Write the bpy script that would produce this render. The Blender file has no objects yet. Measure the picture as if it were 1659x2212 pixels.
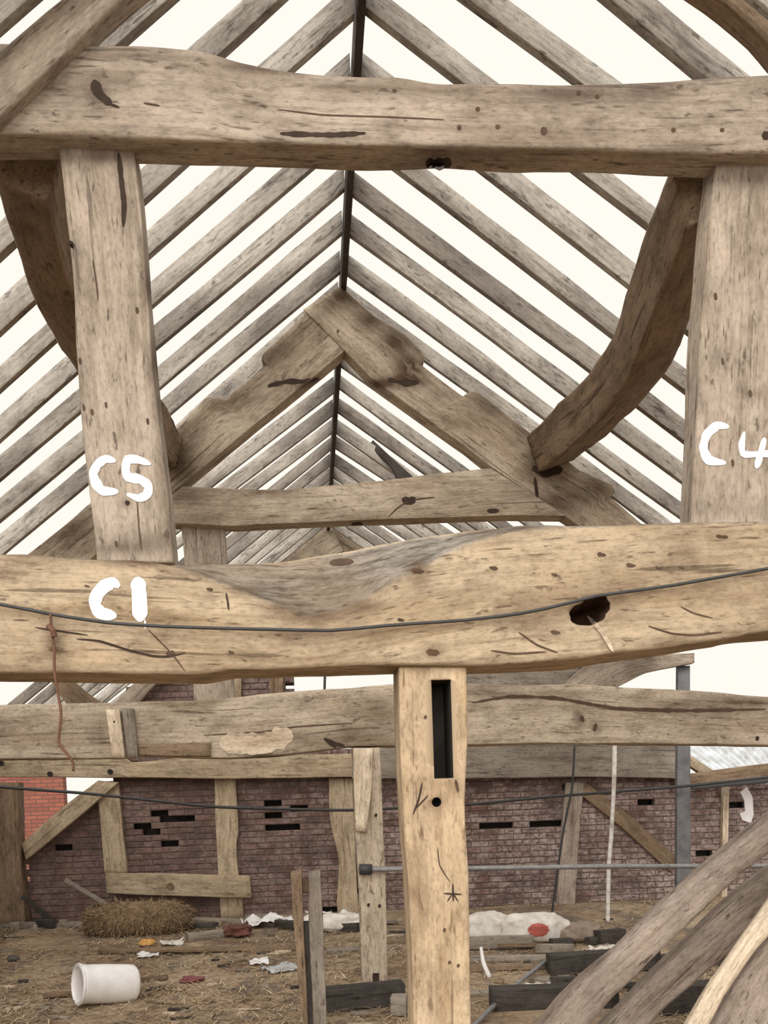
import bpy, bmesh, math, random
from mathutils import Vector, Matrix, noise
from mathutils.bvhtree import BVHTree

# ------------------------------------------------------------------ camera, light
EYE = 1.8
F, CX, CY = 2200.0, 829.5, 1916.0
YAW, PITCH, ROLL = 0.068, -0.08, 0.035
scene = bpy.context.scene
COL = scene.collection
fwd = Vector((math.sin(YAW) * math.cos(PITCH), math.cos(YAW) * math.cos(PITCH), math.sin(PITCH)))
rgt = Vector((math.cos(YAW), -math.sin(YAW), 0))
upv = rgt.cross(fwd)
cr, sr = math.cos(ROLL), math.sin(ROLL)
cam_x = rgt * cr - upv * sr
cam_y = rgt * sr + upv * cr
cd = bpy.data.cameras.new('camera')
cam = bpy.data.objects.new('camera', cd)
COL.objects.link(cam)
m = Matrix((cam_x, cam_y, -fwd)).transposed().to_4x4()
m.translation = Vector((0, 0, EYE))
cam.matrix_world = m
cd.sensor_fit = 'HORIZONTAL'
cd.sensor_width = 36.0
cd.lens = F / 1659.0 * 36.0
cd.shift_y = (CY - 1106.0) / 1659.0
cd.clip_end = 300
scene.camera = cam

world = bpy.data.worlds.new('overcast_sky')
scene.world = world
world.use_nodes = True
bg = world.node_tree.nodes['Background']
bg.inputs[0].default_value = (1.0, 0.955, 0.875, 1)
bg.inputs[1].default_value = 1.02
sd = bpy.data.lights.new('sun', 'SUN')
sd.energy = 3.7
sd.angle = math.radians(70)
sd.color = (1.0, 0.95, 0.88)
sun = bpy.data.objects.new('sun', sd)
COL.objects.link(sun)
sun.rotation_euler = Vector((0.30, 1.0, -0.62)).to_track_quat('-Z', 'Y').to_euler()
scene.view_settings.view_transform = 'Standard'
scene.view_settings.look = 'None'
scene.view_settings.gamma = 1
scene.view_settings.use_curve_mapping = False
scene.view_settings.exposure = 0.0

# ------------------------------------------------------------------ geometry helpers
CAM = Vector((0, 0, EYE))


def ray(px, py):
    a, b = (px - CX) / F, (CY - py) / F
    return fwd + cam_x * a + cam_y * b


def P(px, py, Y):
    """the point seen at photograph pixel (px, py) on the cross plane at distance Y"""
    d = ray(px, py)
    return CAM + d * (Y / d.y)


def gz(x, y):
    t = min(max((y - 8.0) / 5.6, 0), 1)
    return 0.35 * t * t * (3 - 2 * t) + 0.035 * noise.noise(Vector((x * .9, y * .9, 3))) + 0.012 * noise.noise(Vector((x * 4, y * 4, 7)))


def G(px, py):
    d = ray(px, py)
    Y = 10.0
    for _ in range(40):
        p = CAM + d * (Y / d.y)
        z = gz(p.x, p.y)
        Yn = (z - EYE) / (d.z / d.y)
        Y = 0.5 * Y + 0.5 * min(max(Yn, 4), 13.6)
    p = CAM + d * (Y / d.y)
    return Vector((p.x, p.y, gz(p.x, p.y)))


def new(name, verts, faces, mat, parent=None, gr=None, extra=None, smooth=True, flat_caps=0):
    me = bpy.data.meshes.new(name)
    me.from_pydata([tuple(v) for v in verts], [], faces)
    if gr is not None:
        a = me.attributes.new('gr', 'FLOAT_VECTOR', 'POINT')
        a.data.foreach_set('vector', [c for v in gr for c in v])
    if extra is not None:
        a = me.attributes.new('wane', 'FLOAT', 'POINT')
        a.data.foreach_set('value', extra)
    if smooth:
        n = len(faces) - flat_caps
        me.polygons.foreach_set('use_smooth', [i < n for i in range(len(faces))])
    me.materials.append(mat)
    o = bpy.data.objects.new(name, me)
    COL.objects.link(o)
    if parent:
        o.parent = parent
    me.update()
    return o


def tag(o, label, cat, group=None, kind=None):
    if label:
        o['label'] = label
    if cat:
        o['category'] = cat
    if group:
        o['group'] = group
    if kind:
        o['kind'] = kind
    return o


def resample(pts, n, soft=.5):
    L = [0]
    for a, b in zip(pts, pts[1:]):
        L.append(L[-1] + (b - a).length)
    out = []
    j = 0
    for i in range(n):
        s = L[-1] * i / (n - 1)
        while j < len(pts) - 2 and L[j + 1] < s:
            j += 1
        t = (s - L[j]) / max(L[j + 1] - L[j], 1e-9)
        # Catmull-Rom for a soft natural edge
        p0, p1, p2, p3 = pts[max(j - 1, 0)], pts[j], pts[j + 1], pts[min(j + 2, len(pts) - 1)]
        lin = p1.lerp(p2, t)
        cat = 0.5 * ((2 * p1) + (p2 - p0) * t + (2 * p0 - 5 * p1 + 4 * p2 - p3) * t * t + (3 * p1 - p0 - 3 * p2 + p3) * t ** 3)
        out.append(lin.lerp(cat, soft))
    return out


def loft(name, polys, mat, parent=None, r=0.012, amp=0.004, seed=0, m=3, wane_edge=None, smooth=True):
    """polys: list of stations, each a list of corner points (same count)."""
    k = len(polys[0])
    verts, gr, wn = [], [], []
    u = 0
    prevc = None
    so = Vector((seed * 17.3, seed * 5.1, seed * 9.7))
    ringn = None
    for st in polys:
        c = sum(st, Vector()) / k
        if prevc is not None:
            u += (c - prevc).length
        prevc = c
        ev = (st[1] - st[0])
        ev = ev.normalized() if ev.length > 1e-6 else Vector((0, 0, 1))
        ew = (st[-1] - st[0])
        ew = (ew - ev * ew.dot(ev))
        ew = ew.normalized() if ew.length > 1e-6 else Vector((0, 1, 0))
        ring, wv = [], []
        for i in range(k):
            a, b, nx = st[i], st[(i + 1) % k], st[(i + 2) % k]
            ln = (b - a).length
            rr = r * (0.55 + 1.3 * abs(noise.noise(Vector((u * 2.3, i * 7.7, 1)) + so)))
            ra = min(rr, ln * .45)
            d = (b - a) / max(ln, 1e-9)
            A, B = a + d * ra, b - d * ra
            isw = 1.0 if (wane_edge is not None and i == wane_edge) else 0.0
            for j in range(m + 1):
                ring.append(A.lerp(B, j / m))
                wv.append(isw)
            d2 = nx - b
            l2 = d2.length
            C = b + d2 / max(l2, 1e-9) * min(rr, l2 * .45)
            ring.append(B * .25 + b * .5 + C * .25)
            wv.append(isw * .5)
        ringn = len(ring)
        for q, w_ in zip(ring, wv):
            dq = q - c
            v_, w2 = dq.dot(ev), dq.dot(ew)
            g = Vector((u, v_, w2))
            nn = noise.noise(Vector((u * 1.6, v_ * 5, w2 * 5)) + so) + .5 * noise.noise(Vector((u * 5, v_ * 16, w2 * 16)) + so)
            if w_ > .4:
                nn += 1.6 * noise.noise(Vector((u * 4, v_ * 9, w2 * 9)) + so)
            out = dq.normalized() if dq.length > 1e-9 else dq
            verts.append(q + out * amp * nn)
            gr.append(g + Vector((seed * 3.7, 0, 0)))
            wn.append(w_)
    faces = []
    ns = len(polys)
    for s in range(ns - 1):
        for i in range(ringn):
            j = (i + 1) % ringn
            faces.append((s * ringn + i, s * ringn + j, (s + 1) * ringn + j, (s + 1) * ringn + i))
    faces.append(tuple(range(ringn))[::-1])
    faces.append(tuple((ns - 1) * ringn + i for i in range(ringn)))
    # orientation check
    o = new(name, verts, faces, mat, parent, gr, wn if wane_edge is not None else None, smooth, 2)
    bm = bmesh.new()
    bm.from_mesh(o.data)
    bmesh.ops.recalc_face_normals(bm, faces=bm.faces)
    bm.to_mesh(o.data)
    bm.free()
    return o


SEED = [1]


def seed():
    SEED[0] += 1
    return SEED[0]


def timber(name, e1, e2, Y, t, mat, parent=None, n=24, r=0.012, amp=0.004, m=3, wane=None, tilt=0.0, soft=.5):
    """a timber whose front face runs between the two edge lines (pixels at distance Y), t thick towards the back"""
    def Yat(i, cnt):
        if isinstance(Y, (tuple, list)):
            return Y[0] + (Y[1] - Y[0]) * i / max(cnt - 1, 1)
        return Y
    a = resample([P(x, y, Yat(i, len(e1))) for i, (x, y) in enumerate(e1)], n, soft)
    b = resample([P(x, y, Yat(i, len(e2))) for i, (x, y) in enumerate(e2)], n, soft)
    w = resample([P(x, y, Yat(i, len(wane))) for i, (x, y) in enumerate(wane)], n) if wane else None
    bk = Vector((tilt, t, 0))
    st = []
    for i in range(n):
        if w:
            st.append([w[i], b[i], b[i] + bk, a[i] + bk, a[i] + bk * .42])
        else:
            st.append([a[i], b[i], b[i] + bk, a[i] + bk])
    return loft(name, st, mat, parent, r, amp, seed(), m, wane_edge=(4 if w else None))


def bar3(name, p, q, w, h, mat, parent=None, n=8, up=Vector((0, 0, 1)), r=0.006, amp=0.002, bow=0.0, taper=1.0, m=2):
    """straight plank or beam from p to q, w wide and h high"""
    d = (q - p).normalized()
    s = d.cross(up)
    s = s.normalized() if s.length > 1e-5 else Vector((1, 0, 0))
    v = s.cross(d)
    st = []
    for i in range(n):
        t = i / (n - 1)
        c = p.lerp(q, t) + v * bow * math.sin(math.pi * t)
        k = 1 + (taper - 1) * t
        st.append([c - s * w / 2 * k + v * h / 2 * k, c - s * w / 2 * k - v * h / 2 * k, c + s * w / 2 * k - v * h / 2 * k, c + s * w / 2 * k + v * h / 2 * k])
    return loft(name, st, mat, parent, r, amp, seed(), m)


def tube(name, pts, rad, mat, parent=None, k=8, n=None, lump=0.0):
    pts = resample(pts, n or max(len(pts) * 6, 8))
    verts, faces, gr = [], [], []
    u = 0
    sd_ = seed()
    for i, p in enumerate(pts):
        d = (pts[min(i + 1, len(pts) - 1)] - pts[max(i - 1, 0)]).normalized()
        up = Vector((0, 1, 0)) if abs(d.y) < .9 else Vector((0, 0, 1))
        s = d.cross(up).normalized()
        v = s.cross(d)
        if i:
            u += (p - pts[i - 1]).length
        for j in range(k):
            a = 2 * math.pi * j / k
            o = s * math.cos(a) + v * math.sin(a)
            rr = (rad[0] + (rad[1] - rad[0]) * i / (len(pts) - 1)) if isinstance(rad, tuple) else rad
            rr *= 1 + lump * noise.noise(Vector((u * 2, math.cos(a) * 1.3, math.sin(a) * 1.3 + sd_)))
            verts.append(p + o * rr)
            gr.append((u + sd_ * 2.1, rr * math.cos(a) * 1.5, rr * math.sin(a) * 1.5))
    for i in range(len(pts) - 1):
        for j in range(k):
            faces.append((i * k + j, i * k + (j + 1) % k, (i + 1) * k + (j + 1) % k, (i + 1) * k + j))
    faces.append(tuple(range(k))[::-1])
    faces.append(tuple((len(pts) - 1) * k + j for j in range(k)))
    o = new(name, verts, faces, mat, parent, gr, None, True, 2)
    bm = bmesh.new()
    bm.from_mesh(o.data)
    bmesh.ops.recalc_face_normals(bm, faces=bm.faces)
    bm.to_mesh(o.data)
    bm.free()
    return o


def box_faces(verts, faces, x0, x1, y0, y1, z0, z1):
    b = len(verts)
    verts += [(x0, y0, z0), (x1, y0, z0), (x1, y1, z0), (x0, y1, z0), (x0, y0, z1), (x1, y0, z1), (x1, y1, z1), (x0, y1, z1)]
    faces += [(b, b + 3, b + 2, b + 1), (b + 4, b + 5, b + 6, b + 7), (b, b + 1, b + 5, b + 4), (b + 1, b + 2, b + 6, b + 5), (b + 2, b + 3, b + 7, b + 6), (b + 3, b, b + 4, b + 7)]


def carve(o, cutter):
    md = o.modifiers.new('cut', 'BOOLEAN')
    md.object = cutter
    md.operation = 'DIFFERENCE'
    md.solver = 'EXACT'
    md.material_mode = 'TRANSFER'
    dg = bpy.context.evaluated_depsgraph_get()
    me = bpy.data.meshes.new_from_object(o.evaluated_get(dg), preserve_all_data_layers=True, depsgraph=dg)
    o.modifiers.clear()
    old = o.data
    o.data = me
    bpy.data.meshes.remove(old)
    cm = cutter.data
    bpy.data.objects.remove(cutter)
    bpy.data.meshes.remove(cm)


def bvh(o):
    return BVHTree.FromPolygons([v.co.copy() for v in o.data.vertices], [tuple(p.vertices) for p in o.data.polygons])


def stain_shade(o, spots):
    """soft brown weather staining and painted-in shade on the face of a timber: (px, py, rx, ry, strength)"""
    me_ = o.data
    vals = []
    for v in me_.vertices:
        d = v.co - CAM
        w_ = d.dot(fwd)
        x, y = CX + F * d.dot(cam_x) / w_, CY - F * d.dot(cam_y) / w_
        t = 0
        for sx, sy, rx, ry, k in spots:
            e = ((x - sx) / rx) ** 2 + ((y - sy) / ry) ** 2
            if e < 9:
                t += k * math.exp(-e)
        vals.append(min(t, 1.3))
    a_ = me_.attributes.new('st', 'FLOAT', 'POINT')
    a_.data.foreach_set('value', vals)


def stroke(o, name, pts, w, mat, tree=None, lift=0.0025, taper=True, rag=0.0):
    """paint or a crack lying on the surface of a timber: a ribbon that follows the surface"""
    tree = tree or bvh(o)
    v2 = [Vector((x, y)) for x, y in pts]
    L = sum((b - a).length for a, b in zip(v2, v2[1:]))
    n = max(int(L / 5), 5)
    c = resample(v2, n)
    verts, faces = [], []
    K = 4
    for i, p in enumerate(c):
        d = c[min(i + 1, n - 1)] - c[max(i - 1, 0)]
        d = d.normalized()
        nr = Vector((-d.y, d.x))
        t = i / (n - 1)
        ww = w
        if taper:
            ww = w * (0.25 + 0.75 * min(1, 5 * t, 5 * (1 - t)) ** .6)
        ww *= 1 + rag * noise.noise(Vector((p.x * .06, p.y * .06, 5)))
        for j in range(K):
            q = p + nr * ww * (j / (K - 1) - .5)
            d3 = ray(q.x, q.y).normalized()
            hit = tree.ray_cast(CAM, d3)
            h = hit[0] if hit[0] else CAM + d3 * 5
            verts.append(h - d3 * lift)
    for i in range(n - 1):
        for j in range(K - 1):
            a = i * K + j
            faces.append((a, a + 1, a + K + 1, a + K))
    return new(name, verts, faces, mat, o, [(v.x, v.z, v.y) for v in verts], None, False)


# ------------------------------------------------------------------ materials
def nodes(name):
    mt = bpy.data.materials.new(name)
    mt.use_nodes = True
    nt = mt.node_tree
    return mt, nt, nt.nodes['Principled BSDF']


def mk(nt, typ, **kw):
    n = nt.nodes.new(typ)
    for k_, v in kw.items():
        setattr(n, k_, v)
    return n


def ramp(nt, src, stops):
    r_ = nt.nodes.new('ShaderNodeValToRGB')
    while len(r_.color_ramp.elements) < len(stops):
        r_.color_ramp.elements.new(.5)
    for e, (p, c) in zip(r_.color_ramp.elements, stops):
        e.position = p
        e.color = (*c, 1) if len(c) == 3 else c
    nt.links.new(src, r_.inputs[0])
    return r_.outputs[0]


def mixc(nt, fac, a, b, mode='MIX'):
    n = nt.nodes.new('ShaderNodeMix')
    n.data_type = 'RGBA'
    n.blend_type = mode
    for s, v in ((n.inputs[0], fac), (n.inputs[6], a), (n.inputs[7], b)):
        if hasattr(v, 'is_output'):
            nt.links.new(v, s)
        elif isinstance(v, (int, float)):
            s.default_value = v
        else:
            s.default_value = (*v, 1)
    return n.outputs[2]


def noise_t(nt, vec, sc, detail=3, rough=.6, scale=1.0):
    mp = nt.nodes.new('ShaderNodeMapping')
    mp.inputs['Scale'].default_value = sc
    nt.links.new(vec, mp.inputs[0])
    t = nt.nodes.new('ShaderNodeTexNoise')
    t.inputs['Scale'].default_value = scale
    t.inputs['Detail'].default_value = detail
    t.inputs['Roughness'].default_value = rough
    nt.links.new(mp.outputs[0], t.inputs[0])
    return t.outputs[0]


def bl(k):
    return ((0, 0, 0), (k, k, k))


def wood(name, light, mid, dark, stain=.5, crack=.6, spots=.5, wane=None, bump=.35, rough=.85):
    mt, nt, bs = nodes(name)
    at = mk(nt, 'ShaderNodeAttribute', attribute_name='gr')
    oi = nt.nodes.new('ShaderNodeObjectInfo')
    mul = mk(nt, 'ShaderNodeMath', operation='MULTIPLY')
    mul.inputs[1].default_value = 40
    nt.links.new(oi.outputs['Random'], mul.inputs[0])
    add = mk(nt, 'ShaderNodeVectorMath', operation='ADD')
    nt.links.new(at.outputs['Vector'], add.inputs[0])
    nt.links.new(mul.outputs[0], add.inputs[1])
    v = add.outputs[0]
    g1 = noise_t(nt, v, (1.6, 34, 34), 5, .65)
    g2 = noise_t(nt, v, (1.0, 5.5, 5.5), 4, .6)
    g3 = noise_t(nt, v, (.8, 2.2, 2.2), 2, .5)
    ck = noise_t(nt, v, (1.1, 24, 24), 3, .5)
    sp = noise_t(nt, v, (9, 22, 22), 3, .6)
    sp2 = noise_t(nt, v, (2.6, 9, 9), 5, .75)
    col = ramp(nt, g2, [(.30, mid), (.50, light), (.72, light)])
    # fine grain
    fine = ramp(nt, g1, [(.25, (.55, .50, .45)), (.5, (1, 1, 1)), (.8, (1.12, 1.1, 1.06))])
    col = mixc(nt, .85, col, fine, 'MULTIPLY')
    if wane:
        wa = mk(nt, 'ShaderNodeAttribute', attribute_name='wane')
        gw = noise_t(nt, v, (5, 30, 30), 5, .7)
        wc = ramp(nt, gw, [(.36, tuple(c * .35 for c in wane)), (.55, wane), (.8, tuple(min(c * 1.25, 1) for c in wane))])
        col = mixc(nt, wa.outputs['Fac'], col, wc)
    # brown weather stains
    f = ramp(nt, g3, [(.48, (0, 0, 0)), (.72, (stain,) * 3)])
    col = mixc(nt, f, col, tuple(.5 * a + .5 * b for a, b in zip(mid, dark)))
    f = ramp(nt, sp2, [(.57, (0, 0, 0)), (.72, (stain * 1.1,) * 3)])
    col = mixc(nt, f, col, dark)
    # broad grime and bleaching, and a fine rough mottle
    gm = noise_t(nt, v, (3.2, 6, 6), 6, .72)
    col = mixc(nt, .9, col, ramp(nt, gm, [(.30, (.50, .47, .45)), (.50, (.95, .95, .96)), (.70, (1.18, 1.17, 1.16))]), 'MULTIPLY')
    mo_ = noise_t(nt, v, (26, 60, 60), 3, .7)
    col = mixc(nt, .7, col, ramp(nt, mo_, [(.32, (.62, .60, .58)), (.5, (1, 1, 1)), (.7, (1.12, 1.12, 1.12))]), 'MULTIPLY')
    sa_ = mk(nt, 'ShaderNodeAttribute', attribute_name='st')
    sm = mk(nt, 'ShaderNodeMath', operation='MULTIPLY')
    nt.links.new(sa_.outputs['Fac'], sm.inputs[0])
    nt.links.new(ramp(nt, sp2, [(.30, (.35, .35, .35)), (.52, (1, 1, 1))]), sm.inputs[1])
    col = mixc(nt, sm.outputs[0], col, tuple(c * .75 for c in dark))
    # worm holes and nail marks
    f = ramp(nt, sp, [(.635, (0, 0, 0)), (.70, (spots,) * 3)])
    col = mixc(nt, f, col, tuple(c * .5 for c in dark))
    fl = noise_t(nt, v, (7, 60, 60), 2, .5)
    col = mixc(nt, ramp(nt, fl, [(.635, (0, 0, 0)), (.72, (.7, .7, .7))]), col, tuple(c * .6 for c in dark))
    # shakes along the grain
    f = ramp(nt, ck, [(.315, (crack,) * 3), (.35, (0, 0, 0))])
    col = mixc(nt, f, col, tuple(c * .35 for c in dark))
    nt.links.new(col, bs.inputs['Base Color'])
    bs.inputs['Roughness'].default_value = rough
    bs.inputs['Specular IOR Level'].default_value = .25
    b = nt.nodes.new('ShaderNodeBump')
    b.inputs['Strength'].default_value = bump
    b.inputs['Distance'].default_value = .012
    hm = mixc(nt, .5, g1, f, 'SUBTRACT')
    nt.links.new(hm, b.inputs['Height'])
    nt.links.new(b.outputs[0], bs.inputs['Normal'])
    return mt


def plain(name, c1, c2, sc=8, rough=.8, metal=0, bump=.2, detail=4):
    mt, nt, bs = nodes(name)
    tc = nt.nodes.new('ShaderNodeTexCoord')
    n = noise_t(nt, tc.outputs['Object'], (sc, sc, sc), detail, .6)
    nt.links.new(ramp(nt, n, [(.3, c2), (.65, c1)]), bs.inputs['Base Color'])
    bs.inputs['Roughness'].default_value = rough
    bs.inputs['Metallic'].default_value = metal
    b = nt.nodes.new('ShaderNodeBump')
    b.inputs['Strength'].default_value = bump
    b.inputs['Distance'].default_value = .01
    nt.links.new(n, b.inputs['Height'])
    nt.links.new(b.outputs[0], bs.inputs['Normal'])
    return mt


OAK = wood('pale_oak', (.53, .45, .35), (.38, .30, .215), (.12, .072, .042), .55, .55, .6)
OAK_TIE = wood('honey_oak', (.475, .38, .265), (.34, .25, .155), (.125, .075, .042), .55, .6, .65, wane=(.27, .24, .205))
OAK_GREY = wood('grey_oak', (.41, .345, .28), (.29, .235, .18), (.12, .082, .06), .5, .5, .7)
OAK_POST = wood('fresh_oak', (.56, .44, .30), (.44, .325, .195), (.20, .115, .06), .3, .5, .45)
OAK_BROWN = wood('brown_oak', (.27, .195, .13), (.17, .115, .072), (.065, .04, .024), .5, .6, .5)
OAK_BROWN_D = wood('knot_wood_hole_shade', (.12, .07, .04), (.07, .04, .022), (.03, .017, .01), .5, .6, .5)
OAK_FAR = wood('far_oak', (.50, .405, .285), (.38, .285, .185), (.15, .095, .06), .45, .5, .5)
RAFT = wood('grey_rafter_wood', (.42, .39, .35), (.265, .24, .212), (.07, .06, .052), .95, .35, .6)
RAFT_D = wood('dark_rafter_wood', (.29, .26, .23), (.18, .16, .14), (.06, .05, .042), .85, .35, .6)
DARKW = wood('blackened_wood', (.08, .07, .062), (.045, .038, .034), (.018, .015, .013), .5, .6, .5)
GREYW = wood('weathered_board', (.32, .28, .235), (.21, .175, .14), (.07, .05, .04), .5, .6, .5)
LOG = wood('grey_log', (.40, .335, .285), (.26, .205, .165), (.085, .06, .047), .6, .6, .7)
PALEW = wood('bare_pale_wood', (.72, .61, .47), (.56, .43, .30), (.26, .165, .10), .35, .4, .4)
PAINT = plain('white_paint', (.95, .94, .90), (.80, .78, .74), 30, .7, 0, .1)
CRACK = plain('dark_split', (.05, .03, .02), (.025, .015, .01), 20, .95)
STAIN = plain('dark_brown_stain', (.10, .06, .038), (.06, .037, .024), 20, .95)
CABLE = plain('black_cable', (.045, .045, .048), (.03, .03, .03), 15, .6)
RUST = plain('rusty_wire', (.16, .075, .045), (.09, .045, .03), 25, .85)
STEEL = plain('galvanised_steel', (.30, .30, .30), (.19, .18, .18), 18, .55, .3)
ZINC = plain('grey_painted_steel', (.19, .19, .20), (.11, .11, .12), 7, .6, .2)
WHITEP = plain('white_plastic', (.86, .85, .85), (.72, .70, .70), 6, .45, 0, .05)
SACKM = plain('white_sack', (.84, .81, .76), (.55, .49, .43), 9, .7, 0, .4)
REDM = plain('faded_red_print', (.52, .12, .09), (.38, .09, .07), 14, .7)
DARKIN = plain('dark_inside', (.03, .025, .02), (.015, .012, .01), 10, .95)
TINM = plain('corrugated_tin', (.62, .66, .70), (.36, .36, .36), 5, .5, .3)
ROPEM = plain('white_rope', (.88, .86, .82), (.45, .40, .36), 12, .8)


def brick_mat(name, cols, wash, wash_amt):
    mt, nt, bs = nodes(name)
    oi = nt.nodes.new('ShaderNodeObjectInfo')
    at = mk(nt, 'ShaderNodeAttribute', attribute_name='bc')
    ad = mk(nt, 'ShaderNodeMath', operation='ADD')
    nt.links.new(oi.outputs['Random'], ad.inputs[0])
    nt.links.new(at.outputs['Fac'], ad.inputs[1])
    fr = mk(nt, 'ShaderNodeMath', operation='FRACT')
    nt.links.new(ad.outputs[0], fr.inputs[0])
    col = ramp(nt, fr.outputs[0], [(i / (len(cols) - 1), c) for i, c in enumerate(cols)])
    ge = nt.nodes.new('ShaderNodeNewGeometry')
    n1 = noise_t(nt, ge.outputs['Position'], (1.1, 1.1, 1.5), 5, .65)
    n2 = noise_t(nt, ge.outputs['Position'], (16, 16, 22), 4, .7)
    f = ramp(nt, n1, [(.42, (0, 0, 0)), (.64, (wash_amt,) * 3)])
    f2 = ramp(nt, n2, [(.38, (.1, .1, .1)), (.6, (1, 1, 1))])
    f = mixc(nt, 1.0, f, f2, 'MULTIPLY')
    n3 = noise_t(nt, ge.outputs['Position'], (4.5, 4.5, 5.5), 5, .75)
    f3 = ramp(nt, n3, [(.47, (0, 0, 0)), (.58, (.65, .65, .65))])
    mx_ = mk(nt, 'ShaderNodeMath', operation='MAXIMUM')
    nt.links.new(f, mx_.inputs[0])
    nt.links.new(f3, mx_.inputs[1])
    # more limewash survives towards the right-hand side of the wall
    sx_ = nt.nodes.new('ShaderNodeSeparateXYZ')
    nt.links.new(ge.outputs['Position'], sx_.inputs[0])
    mr = nt.nodes.new('ShaderNodeMapRange')
    mr.inputs[1].default_value = -1.6
    mr.inputs[2].default_value = 1.8
    mr.inputs[3].default_value = .28
    mr.inputs[4].default_value = 1.0
    nt.links.new(sx_.outputs[0], mr.inputs[0])
    ml_ = mk(nt, 'ShaderNodeMath', operation='MULTIPLY')
    nt.links.new(mx_.outputs[0], ml_.inputs[0])
    nt.links.new(mr.outputs[0], ml_.inputs[1])
    col = mixc(nt, ml_.outputs[0], col, wash)
    n4 = noise_t(nt, ge.outputs['Position'], (2.4, 2.4, 3), 5, .7)
    col = mixc(nt, ramp(nt, n4, [(.50, (0, 0, 0)), (.66, (.7, .7, .7))]), col, (.075, .055, .048))
    d = ramp(nt, n2, [(.25, (.45, .42, .40)), (.55, (1, 1, 1))])
    col = mixc(nt, .8, col, d, 'MULTIPLY')
    nt.links.new(col, bs.inputs['Base Color'])
    bs.inputs['Roughness'].default_value = .92
    b = nt.nodes.new('ShaderNodeBump')
    b.inputs['Strength'].default_value = .5
    b.inputs['Distance'].default_value = .01
    nt.links.new(n2, b.inputs['Height'])
    nt.links.new(b.outputs[0], bs.inputs['Normal'])
    return mt


BRICK = brick_mat('old_brick', [(.115, .068, .055), (.15, .085, .068), (.13, .078, .068), (.18, .10, .08), (.145, .09, .08)], (.50, .41, .385), .95)
MORTAR = plain('old_mortar', (.20, .155, .13), (.11, .085, .07), 9, .95)


def red_wall_mat(name, ca, cb_):
    mt, nt, bs = nodes(name)
    tc = nt.nodes.new('ShaderNodeTexCoord')
    mp = nt.nodes.new('ShaderNodeMapping')
    mp.inputs['Rotation'].default_value = (math.pi / 2, 0, 0)
    nt.links.new(tc.outputs['Object'], mp.inputs[0])
    b = nt.nodes.new('ShaderNodeTexBrick')
    b.inputs['Scale'].default_value = 1
    b.inputs['Brick Width'].default_value = .24
    b.inputs['Row Height'].default_value = .08
    b.inputs['Mortar Size'].default_value = .009
    b.inputs['Color1'].default_value = ca
    b.inputs['Color2'].default_value = cb_
    b.inputs['Mortar'].default_value = (.10, .06, .05, 1)
    nt.links.new(mp.outputs[0], b.inputs[0])
    nt.links.new(b.outputs[0], bs.inputs['Base Color'])
    bs.inputs['Roughness'].default_value = .9
    return mt


REDWALL = red_wall_mat('bright_red_brickwork', (.30, .10, .065, 1), (.21, .068, .047, 1))
REDWALL_OLD = red_wall_mat('old_side_brickwork', (.20, .11, .085, 1), (.14, .075, .06, 1))


def ground_mat():
    mt, nt, bs = nodes('straw_floor')
    ge = nt.nodes.new('ShaderNodeNewGeometry')
    p = ge.outputs['Position']
    n1 = noise_t(nt, p, (1.2, 1.2, 1.2), 5, .65)
    n2 = noise_t(nt, p, (14, 14, 14), 5, .75)
    n3 = noise_t(nt, p, (2.5, 1.0, 1), 4, .6)
    col = ramp(nt, n1, [(.32, (.18, .11, .075)), (.46, (.34, .24, .15)), (.62, (.48, .37, .25))])
    col = mixc(nt, ramp(nt, n3, [(.52, (0, 0, 0)), (.66, (.8, .8, .8))]), col, (.17, .135, .115))
    col = mixc(nt, .9, col, ramp(nt, n2, [(.3, (.42, .40, .38)), (.55, (1, 1, 1)), (.75, (1.25, 1.2, 1.1))]), 'MULTIPLY')
    nt.links.new(col, bs.inputs['Base Color'])
    bs.inputs['Roughness'].default_value = .95
    b = nt.nodes.new('ShaderNodeBump')
    b.inputs['Strength'].default_value = .8
    b.inputs['Distance'].default_value = .03
    nt.links.new(n2, b.inputs['Height'])
    nt.links.new(b.outputs[0], bs.inputs['Normal'])
    return mt


GROUND = ground_mat()


def straw_mat(name, cols):
    mt, nt, bs = nodes(name)
    at = mk(nt, 'ShaderNodeAttribute', attribute_name='bc')
    nt.links.new(ramp(nt, at.outputs['Fac'], [(i / (len(cols) - 1), c) for i, c in enumerate(cols)]), bs.inputs['Base Color'])
    bs.inputs['Roughness'].default_value = .8
    return mt


STRAW = straw_mat('straw', [(.13, .08, .05), (.38, .265, .155), (.56, .44, .28), (.24, .16, .10), (.66, .56, .41)])
BALEM = straw_mat('bale_straw', [(.12, .08, .045), (.25, .165, .09), (.36, .25, .14), (.19, .125, .07)])

# ------------------------------------------------------------------ floor
random.seed(4)
nx, ny = 90, 80
gv, gf = [], []
for j in range(ny + 1):
    for i in range(nx + 1):
        x = -14 + 28 * i / nx
        y = -4 + 34 * j / ny
        if i in (0, nx):
            x *= 6
        if j == 0:
            y = -70
        if j == ny:
            y = 110
        gv.append((x, y, gz(x, y)))
for j in range(ny):
    for i in range(nx):
        a = j * (nx + 1) + i
        gf.append((a, a + 1, a + nx + 2, a + nx + 1))
tag(new('floor', gv, gf, GROUND), None, None, None, 'structure')

# ------------------------------------------------------------------ back wall of brick, with its timber frame
WY = 14.0


def wall_top(px):
    if px < 45:
        return None
    if px < 240:
        return 1838 - (px - 45) * 148 / 195
    if px < 290:
        return 1618
    if px < 625:
        return 1466
    if px < 1010:
        return 1618
    if px < 1480:
        return 1630
    return 1688


def topx(p):
    d = p - CAM
    w = d.dot(fwd)
    return CX + F * d.dot(cam_x) / w, CY - F * d.dot(cam_y) / w


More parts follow.
